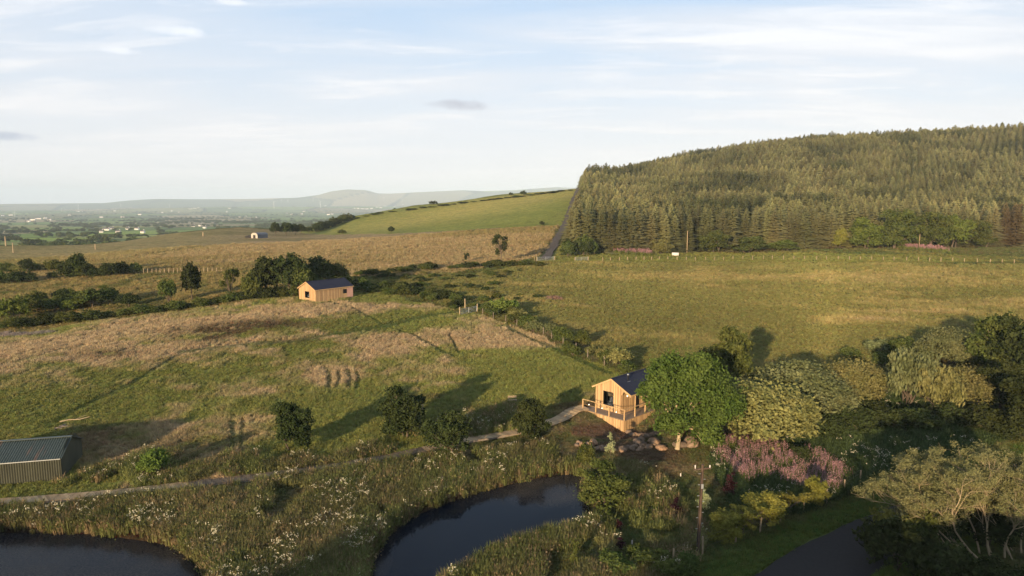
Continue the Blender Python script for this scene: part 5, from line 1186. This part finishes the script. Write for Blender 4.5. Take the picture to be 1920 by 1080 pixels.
for px, py, ln in ((190,436,8),(240,430,9),(257,431,10),(268,437,7),(362,425,10),(376,424,12),(384,428,8),(210,430,9),(449,407,12),(461,406,10),(480,408,9)): house(px, py, ln, 'small white house among the trees of the nearer plain', 'houses of the nearer plain', rm='houseroof')
for px, py, ln in ((62,413,26),(72,411,30),(85,410,26),(92,413,20),(52,416,22)): house(px, py, ln, 'long white farm building in the cluster on the low rise at the far left', 'white farm cluster at the far left', 12, 6)
for px, py, ln in ((146,397,30),(155,397,24),(20,404,24),(5,405,20),(215,396,22),(262,403,24),(304,399,30),(322,396,26),(335,399,24),(357,392,34),(365,391,30),(372,390,24),(190,408,20),(570,397,30),(566,402,18),(547,403,16),(538,401,14),(616,403,22),(623,402,18),(664,391,30),(671,391,34),(680,392,40),(688,392,36),(697,391,36),(706,389,30),(714,390,30),(722,387,26),(740,387,26),(755,384,24),(425,398,22),(430,391,30),(610,386,34),(130,404,18),(230,408,18)):
    house(px, py, ln, 'tiny white building scattered across the distant plain', 'distant white buildings', 12, 7, rm='houseroof')
MT['turbine'] = simple('turbine_white', (0.72, 0.72, 0.70), .5, .05)
def turbine(px, py, H, rz, label, group=None):
    g = G(px, py, 560); H = H*project(*g)[2]/FPX; t = thing('wind_turbine', label, 'wind turbine', tuple(g), rz, group)
    q = MB(); q.tube([(0,0,-3),(0,0,H*.5),(0,0,H)], [H*.032, H*.026, H*.018], 8); q.build('tower', MT['turbine'], t)
    q = MB(); q.box(-H*.025, H*.025, -H*.05, H*.05, H-H*.02, H+H*.03); na_ = q.build('nacelle', MT['turbine'], t)
    a0 = rnd.uniform(0, 2.09)
    for k in range(3):
        a = a0+k*2.094; d = Vector((math.sin(a), 0, math.cos(a))); e = Vector((math.cos(a), 0, -math.sin(a))); o_ = Vector((0, -H*.06, H+.4)); e = e*(H*.008); b_ = MB()
        P = [o_-e*1.2, o_+e*1.2, o_+d*H*.15+e*1.8, o_+d*H*.55+e*.3, o_+d*H*.55-e*.3, o_+d*H*.15-e*1.4]; b_.add(P+[p+Vector((0,.3,0)) for p in P], [(0,1,2,3,4,5),(11,10,9,8,7,6)]+[(i, i+6, (i+1) % 6+6, (i+1) % 6) for i in range(6)]); b_.build('blade', MT['turbine'], t)
turbine(514, 391, 12, .2, 'wind turbine with the tallest tower, left of the pair facing the mountain'); turbine(601, 389, 11, -.3, 'wind turbine nearest below the left foot of the mountain')
turbine(28, 406, 8, .1, 'wind turbine at the far left edge of the plain'); turbine(147, 394, 9, .4, 'wind turbine above the far white farm at the left'); turbine(116, 397, 5, 0, 'left one of two small masts on the pale rise'); turbine(122, 397, 5, .3, 'right one of two small masts on the pale rise')
for px, py in ((469,385),(227,389),(318,390),(540,380),(587,378),(720,376),(754,378),(528,380)): turbine(px, py, 6, rnd.uniform(-.6, .6), 'tiny far-off wind turbine on the hazy horizon', 'far-off wind turbines')
# trees of the plain
cand = []
gx_ = []
g2 = np.random.default_rng(5)
lr = g2.uniform(math.log(560), math.log(9000), 90000); aa = np.radians(g2.uniform(-40, 4, 90000)); X = np.sin(aa)*np.exp(lr); Y = np.cos(aa)*np.exp(lr)
_, ed = plain_fields(X, Y); cl = fbm(X, Y, 260, 3, 91); wood = (cl > .69)
ok = ((ed < .03) & (fbm(X, Y, 150, 2, 97) > .42)) | (wood & (g2.random(len(X)) < .6)) | (g2.random(len(X)) < .004)
ok &= ~((np.hypot(X, Y) < 1000) & (g2.random(len(X)) < .25) & ~wood)
X, Y = X[ok], Y[ok]; Z = height(X, Y); R_ = np.hypot(X, Y); PX, PY, _ = project(X, Y, Z); inpx = (PX > -60) & (PX < 860) & (PY > 380)
X, Y, Z, R_, PX, PY = X[inpx], Y[inpx], Z[inpx], R_[inpx], PX[inpx], PY[inpx]
# keep hedges near the eye sparse enough to see the fields
dro = g2.random(len(X)) < np.clip(0.42+R_/16000, 0, .7); X, Y, Z, R_, PX, PY = X[dro], Y[dro], Z[dro], R_[dro], PX[dro], PY[dro]
# visible only if the line of sight clears the moor crest
vis = np.array([float(np.min((CAMZ + (z-CAMZ)*np.linspace(.12, .93, 24)) - height0(x*np.linspace(.12, .93, 24), y*np.linspace(.12, .93, 24)))) > -7 for x, y, z in zip(X, Y, Z)])
X, Y, Z, R_ = X[vis], Y[vis], Z[vis], R_[vis]; o_ = np.argsort(R_)
for i in o_[:290]:
    h = rnd.uniform(3.5, 8); plant('low', rnd.choice(['dark', 'dark', 'hedge']), X[i], Y[i], Z[i]-.3, h, h*rnd.uniform(1.0, 1.5), 'field_tree', 'dark tree among the nearer green fields of the plain', 'tree', 'trees of the nearer plain')
r_ = o_[290:]; fk = [np_mesh('far_tree', *proto('low', k)[0], [MT['hedge']]) for k in range(4)]
hh = rng.uniform(5, 9, len(r_)); scatter('far_woods', np.stack([X[r_], Y[r_], Z[r_]], 1), hh*2.0, rng.uniform(0, 6.28, len(r_)), fk, 'hedges and woods blurring together across the distant plain', 'distant woods', zs=hh)
print('plain trees', len(X))

# ------------------------------------------------------------------ grasses, herbs, flowers (nobody could count them)
def inst_mat(name, mul=1.0, transl=.3, var=.5):
    m, n, l, b, o = newmat(name); n.remove(b)
    a = n.new('ShaderNodeAttribute'); a.attribute_type = 'INSTANCER'; a.attribute_name = 'icol'; oi = n.new('ShaderNodeObjectInfo')
    v = M(n, l, 'MULTIPLY_ADD', oi.outputs['Random'], var, mul-var/2)
    vm = n.new('ShaderNodeVectorMath'); vm.operation = 'SCALE'; l.new(a.outputs['Color'], vm.inputs[0]); l.new(v, vm.inputs['Scale'])
    d = n.new('ShaderNodeBsdfDiffuse'); t = n.new('ShaderNodeBsdfTranslucent'); mx = n.new('ShaderNodeMixShader'); mx.inputs[0].default_value = transl
    l.new(vm.outputs[0], d.inputs[0]); l.new(vm.outputs[0], t.inputs[0]); l.new(d.outputs[0], mx.inputs[1]); l.new(t.outputs[0], mx.inputs[2]); l.new(mx.outputs[0], o.inputs[0]); return m
MT['blade'] = inst_mat('grass_blades', 1.3); MT['petal'] = simple('cream_flowers', (0.50, 0.46, 0.32), .8, .1); MT['pink'] = simple('pink_flowers', (0.31, 0.17, 0.175), .8, .3, 6)
def tuft_np(seed, n_, h, sp_, w, droop=.5):
    g = np.random.default_rng(seed); V = []; F = []
    for i in range(n_):
        a = g.uniform(0, 6.28); r = sp_*math.sqrt(g.random())*.6; hh = h*g.uniform(.55, 1.1); l_ = g.uniform(.1, droop)*hh; c, s = math.cos(a), math.sin(a); b = len(V); x, y = c*r, s*r; w_ = w*g.uniform(.6, 1.3)
        V += [(x-s*w_, y+c*w_, -.05), (x+s*w_, y-c*w_, -.05), (x+c*l_*.4+s*w_*.8, y+s*l_*.4-c*w_*.8, hh*.6), (x+c*l_*.4-s*w_*.8, y+s*l_*.4+c*w_*.8, hh*.6), (x+c*l_, y+s*l_, hh)]
        F += [(b, b+1, b+2), (b, b+2, b+3), (b+3, b+2, b+4)]
    return np.array(V), np.array(F, np.int32)
TG = [np_mesh('tuft', *tuft_np(s, 22, .42, .42, .022), [MT['blade']]) for s in range(4)]
def quadcloud(P, s, g):
    n_ = len(P); a = g.normal(size=(n_, 3)); a /= np.linalg.norm(a, axis=1, keepdims=True); b = np.cross(a, g.normal(size=(n_, 3))); b /= np.linalg.norm(b, axis=1, keepdims=True)
    V = np.stack([P-a*s, P+b*s, P+a*s, P-b*s], 1).reshape(-1, 3); return V, np.arange(4*n_, dtype=np.int32).reshape(n_, 4)
def herb(seed, flower=None, h=.8, nf=16, fs=.045):
    g = np.random.default_rng(seed+100); V, F = tuft_np(seed, 30, h, .6, .02, .55); P = g.normal(size=(16, 3))*[.24, .24, .16]+[0, 0, h*.45]; P[:, 2] = np.abs(P[:, 2]); V2, F2 = quadcloud(P, .07, g)
    Vs = [V, V2]; Fs3 = F; Fs4 = [F2+len(V)]; mi = [0]*len(F)+[0]*len(F2); mats = [MT['blade']]
    if flower == 'cream':
        c = [np.array([g.normal()*.22, g.normal()*.22, h*g.uniform(.95, 1.25)]) for _ in range(4)]; P = np.concatenate([q+g.normal(size=(nf//2, 3))*[.05, .05, .05] for q in c]); V3, F3 = quadcloud(P, fs, g)
    elif flower == 'pink':
        c = [np.array([g.normal()*.2, g.normal()*.2, 0]) for _ in range(5)]; P = np.concatenate([q+np.stack([g.normal(size=9)*.025, g.normal(size=9)*.025, h*np.linspace(.75, 1.35, 9)], 1) for q in c]); V3, F3 = quadcloud(P, fs, g)
    if flower: Vs.append(V3); Fs4.append(F3+len(V)+len(V2)); mi += [1]*len(F3); mats.append(MT['petal' if flower == 'cream' else 'pink'])
    return np_mesh('herb', np.concatenate(Vs), [Fs3]+Fs4, mats, mi)
EXCL = [(9.0+c_*ax2-s_*ay2, 71.4+s_*ax2+c_*ay2) for ax2, ay2 in ((-.6,-1.6),(5.1,-1.6),(5.1,4),(4,8.2),(-.2,8.2))]
az2 = math.radians(39); EXF = [(-39.9+math.cos(-az2)*a-math.sin(-az2)*b, 126.8+math.sin(-az2)*a+math.cos(-az2)*b) for a, b in ((0,0),(5.2,0),(5.2,8.4),(0,8.4))]
def scat_pts(n_, r0, r1, a0=-44, a1=44, pw=1.0):
    r = np.exp(g2.uniform(math.log(r0), math.log(r1), n_)); a = np.radians(g2.uniform(a0, a1, n_)); x, y = np.sin(a)*r, np.cos(a)*r
    ok = (pond_sd(x, y) > .12) & (distline(x, y, ROADC) > 2.5) & (distline(x, y, BWP) > .66) & ~inpoly(x, y, EXCL) & ~inpoly(x, y, EXF) & (distline(x, y, TRK) > 2.2) & (inforest(x, y) < 1)
    x, y = x[ok], y[ok]; z = height(x, y); z += (fbm(x, y, 1.6, 3, 51)-.5)*.22*sstep(3., 5., distline(x, y, ROADC))*sstep(.5, 1.6, pond_sd(x, y)) ; z += (fbm(x, y, 7, 3, 52)-.5)*.5*sstep(100, 130, np.hypot(x, y)); return x, y, z
x, y, z = scat_pts(330000, 38, 300); r = np.hypot(x, y); c = ground_color(x, y, z); lum = c.sum(1)
th = fbm(x, y, 2.5, 3, 61); sc_ = (.5+r/190)*(.6+.8*th)*rng.uniform(.7, 1.3, len(x)); mown = np.full(len(x), 1.0)
for pts_, w_, a_ in PATHS:
    d_ = distline(x, y, _bl[id(pts_)]); mown = np.where(d_ < w_*1.1, .35, mown)
for px_, py_ in ((1100,835),(1150,825),(1150,812),(1190,835),(1210,850),(1230,835)):
    q_ = W2(px_, py_); mown = np.where(np.hypot(x-q_[0], y-q_[1]) < 2.6, .25, mown)
zsc = sc_*mown*(.55+.25*(lum > .42))
c = c*rng.uniform(.8, 1.25, (len(c), 1)) + rng.normal(size=c.shape)*[.012, .008, .003]; c = np.clip(c, .01, 1)
scatter('meadow_grass', np.stack([x, y, z], 1), sc_, rng.uniform(0, 6.28, len(x)), TG, 'green and straw-coloured meadow grass covering the fields and banks', 'grass', col=c, zs=zsc)
# banks round the ponds, shaded hollow: tall herbs with cream flowers
x, y, z = scat_pts(60000, 39, 100); px_, py_, _ = project(x, y, z); r = np.hypot(x, y)
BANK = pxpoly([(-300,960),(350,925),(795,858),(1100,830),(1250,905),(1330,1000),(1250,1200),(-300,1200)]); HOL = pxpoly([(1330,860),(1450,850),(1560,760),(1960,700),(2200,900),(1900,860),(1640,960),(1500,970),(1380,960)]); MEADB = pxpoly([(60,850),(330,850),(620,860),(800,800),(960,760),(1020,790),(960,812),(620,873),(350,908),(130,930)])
zb, zh_, zm_ = inpoly(px_, py_, BANK), inpoly(px_, py_, HOL), inpoly(px_, py_, MEADB)
nn_ = fbm(x, y, 3.5, 3, 71); ok = (zb & (nn_ > .38)) | zh_ | (zm_ & (nn_ > .5)); ok &= distline(x, y, ROADC) > 5.2; ok &= ~(inpoly(px_, py_, pxpoly([(1165,905),(1255,880),(1345,1000),(1300,1060),(1130,1060),(1040,1030),(1130,995)])) & (rng.random(len(x)) < .8))
x, y, z, nn_, zh_, px_, py_ = x[ok], y[ok], z[ok], nn_[ok], zh_[ok], px_[ok], py_[ok]
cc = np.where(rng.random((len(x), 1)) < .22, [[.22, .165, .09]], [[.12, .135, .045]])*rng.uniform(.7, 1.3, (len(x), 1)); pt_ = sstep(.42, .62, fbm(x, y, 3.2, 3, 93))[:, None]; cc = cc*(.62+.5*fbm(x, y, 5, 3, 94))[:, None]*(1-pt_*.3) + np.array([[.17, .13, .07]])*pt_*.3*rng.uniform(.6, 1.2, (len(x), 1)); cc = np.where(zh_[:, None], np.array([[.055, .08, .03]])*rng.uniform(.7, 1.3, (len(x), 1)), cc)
fd = fbm(x, y, 2.6, 3, 81); fl = (fd > .55) & (rng.random(len(x)) < .15); fl &= ~(zh_ & (fd < .6)); stn = W2(1160, 838); keep_ = (np.abs(x-stn[0]) > 6) | (np.abs(y-stn[1]) > 2.6); pick = np.where(fl, rng.integers(3, 6, len(x)), rng.integers(0, 3, len(x)))
x, y, z, cc, pick = x[keep_], y[keep_], z[keep_], cc[keep_], pick[keep_]; HB = [herb(k) for k in range(3)] + [herb(k, 'cream', .85, 9, .034) for k in range(3, 6)]
s_ = rng.uniform(.65, 1.15, len(x)); scatter('bank_herbs', np.stack([x, y, z], 1), s_, rng.uniform(0, 6.28, len(x)), HB, 'tall rank herbs with cream meadowsweet flowers round the ponds and in the hollow', 'wild flowers', col=cc, pick=pick)
# reeds at the water's edge
x, y, z = scat_pts(90000, 39, 66); sd_ = pond_sd(x, y); ok = (sd_ < .9) & (rng.random(len(x)) < .55); x, y, z = x[ok], y[ok], z[ok]
cc = np.where(rng.random((len(x), 1)) < .35, [[.20, .15, .08]], [[.10, .10, .04]])*rng.uniform(.7, 1.3, (len(x), 1)); scatter('pond_reeds', np.stack([x, y, z-.05], 1), rng.uniform(.7, 1.2, len(x)), rng.uniform(0, 6.28, len(x)), TG, 'brownish sedge fringing the pond edges', 'sedge', col=cc, zs=rng.uniform(.8, 1.5, len(x)))
# rosebay willowherb
WH = pxpoly([(1335,832),(1400,835),(1480,848),(1560,870),(1590,905),(1570,930),(1500,925),(1440,905),(1400,915),(1350,880)])
PK = [herb(k, 'pink', 1.0, 9, .032) for k in range(3)]
x, y, z = scat_pts(120000, 44, 80, 8, 34); px_, py_, _ = project(x, y, z); ok = inpoly(px_, py_, WH) & (fbm(x, y, 2, 3, 88) > .34); x, y, z = x[ok], y[ok], z[ok]
k_ = rng.permutation(len(x))[:440]; x, y, z = x[k_], y[k_], z[k_]
scatter('pink_willowherb', np.stack([x, y, z], 1), rng.uniform(.8, 1.1, len(x)), rng.uniform(0, 6.28, len(x)), PK, 'dense patch of pink willowherb spikes below the broad willow', 'pink flowers', col=np.tile([[.10, .13, .035]], (len(x), 1)), zs=rng.uniform(.7, 1.05, len(x)))
for (pa, pb, lb) in (((1150,474),(1218,478),'small pink flower patch at the foot of the dark conifers, left'),((1685,466),(1785,474),'pink flower strip at the wood edge around the right-hand pole')):
    a, b_ = G(*pa), G(*pb); n_ = 100; x = g2.uniform(a[0], b_[0], n_); y = a[1]+(b_[1]-a[1])*(x-a[0])/(b_[0]-a[0]) + g2.uniform(-4, 6, n_); z = height(x, y)
    scatter('pink_willowherb', np.stack([x, y, z], 1), rng.uniform(1.3, 1.9, n_), rng.uniform(0, 6.28, n_), [herb(k, 'pink', .8, 9, .05) for k in range(2)], lb, 'pink flowers', col=np.tile([[.12, .14, .04]], (n_, 1)))

# ------------------------------------------------------------------ trees behind the viewpoint (they shade the banks and the hollow)
for i, (x, y, h, w) in enumerate(((14,20,7.5,10),(24,18,8,11),(34,22,8.5,11),(6,11,8,9),(42,20,8,12),(30,8,9.5,13),(18,4,11,13),(46,32,7,10),(-30,0,9,11),(4,-14,13,14),(-16,-22,14,13),(52,30,8,12),(-60,-34,9,11))):
    plant('tree', 'hedge', x, y, hz1(x, y), h, w, 'roadside_tree', 'tree of the belt behind the viewpoint along the lane', 'tree', 'tree belt behind the viewpoint', v=i % 4)

# ------------------------------------------------------------------ air
m = bpy.data.materials.new('haze_air'); m.use_nodes = True; nt = m.node_tree
for n_ in list(nt.nodes): nt.nodes.remove(n_)
o = nt.nodes.new('ShaderNodeOutputMaterial'); pv = nt.nodes.new('ShaderNodeVolumePrincipled'); pv.inputs['Color'].default_value = (0.66, 0.84, 1.0, 1); pv.inputs['Density'].default_value = 0.0001; pv.inputs['Anisotropy'].default_value = -0.15
nt.links.new(pv.outputs[0], o.inputs['Volume'])
q = MB(); S_ = 14600; zlo = float(gz.min())-1.0; zhi = float(max(gz.max(), 110))+8
q.box(-S_, S_, -S_, S_, zlo, zhi); ob = q.build('haze', m); tag(ob, kind='stuff', label='thin summer haze over the plain', cat='haze')
print('haze', zlo, zhi, 'objects', len(bpy.data.objects))
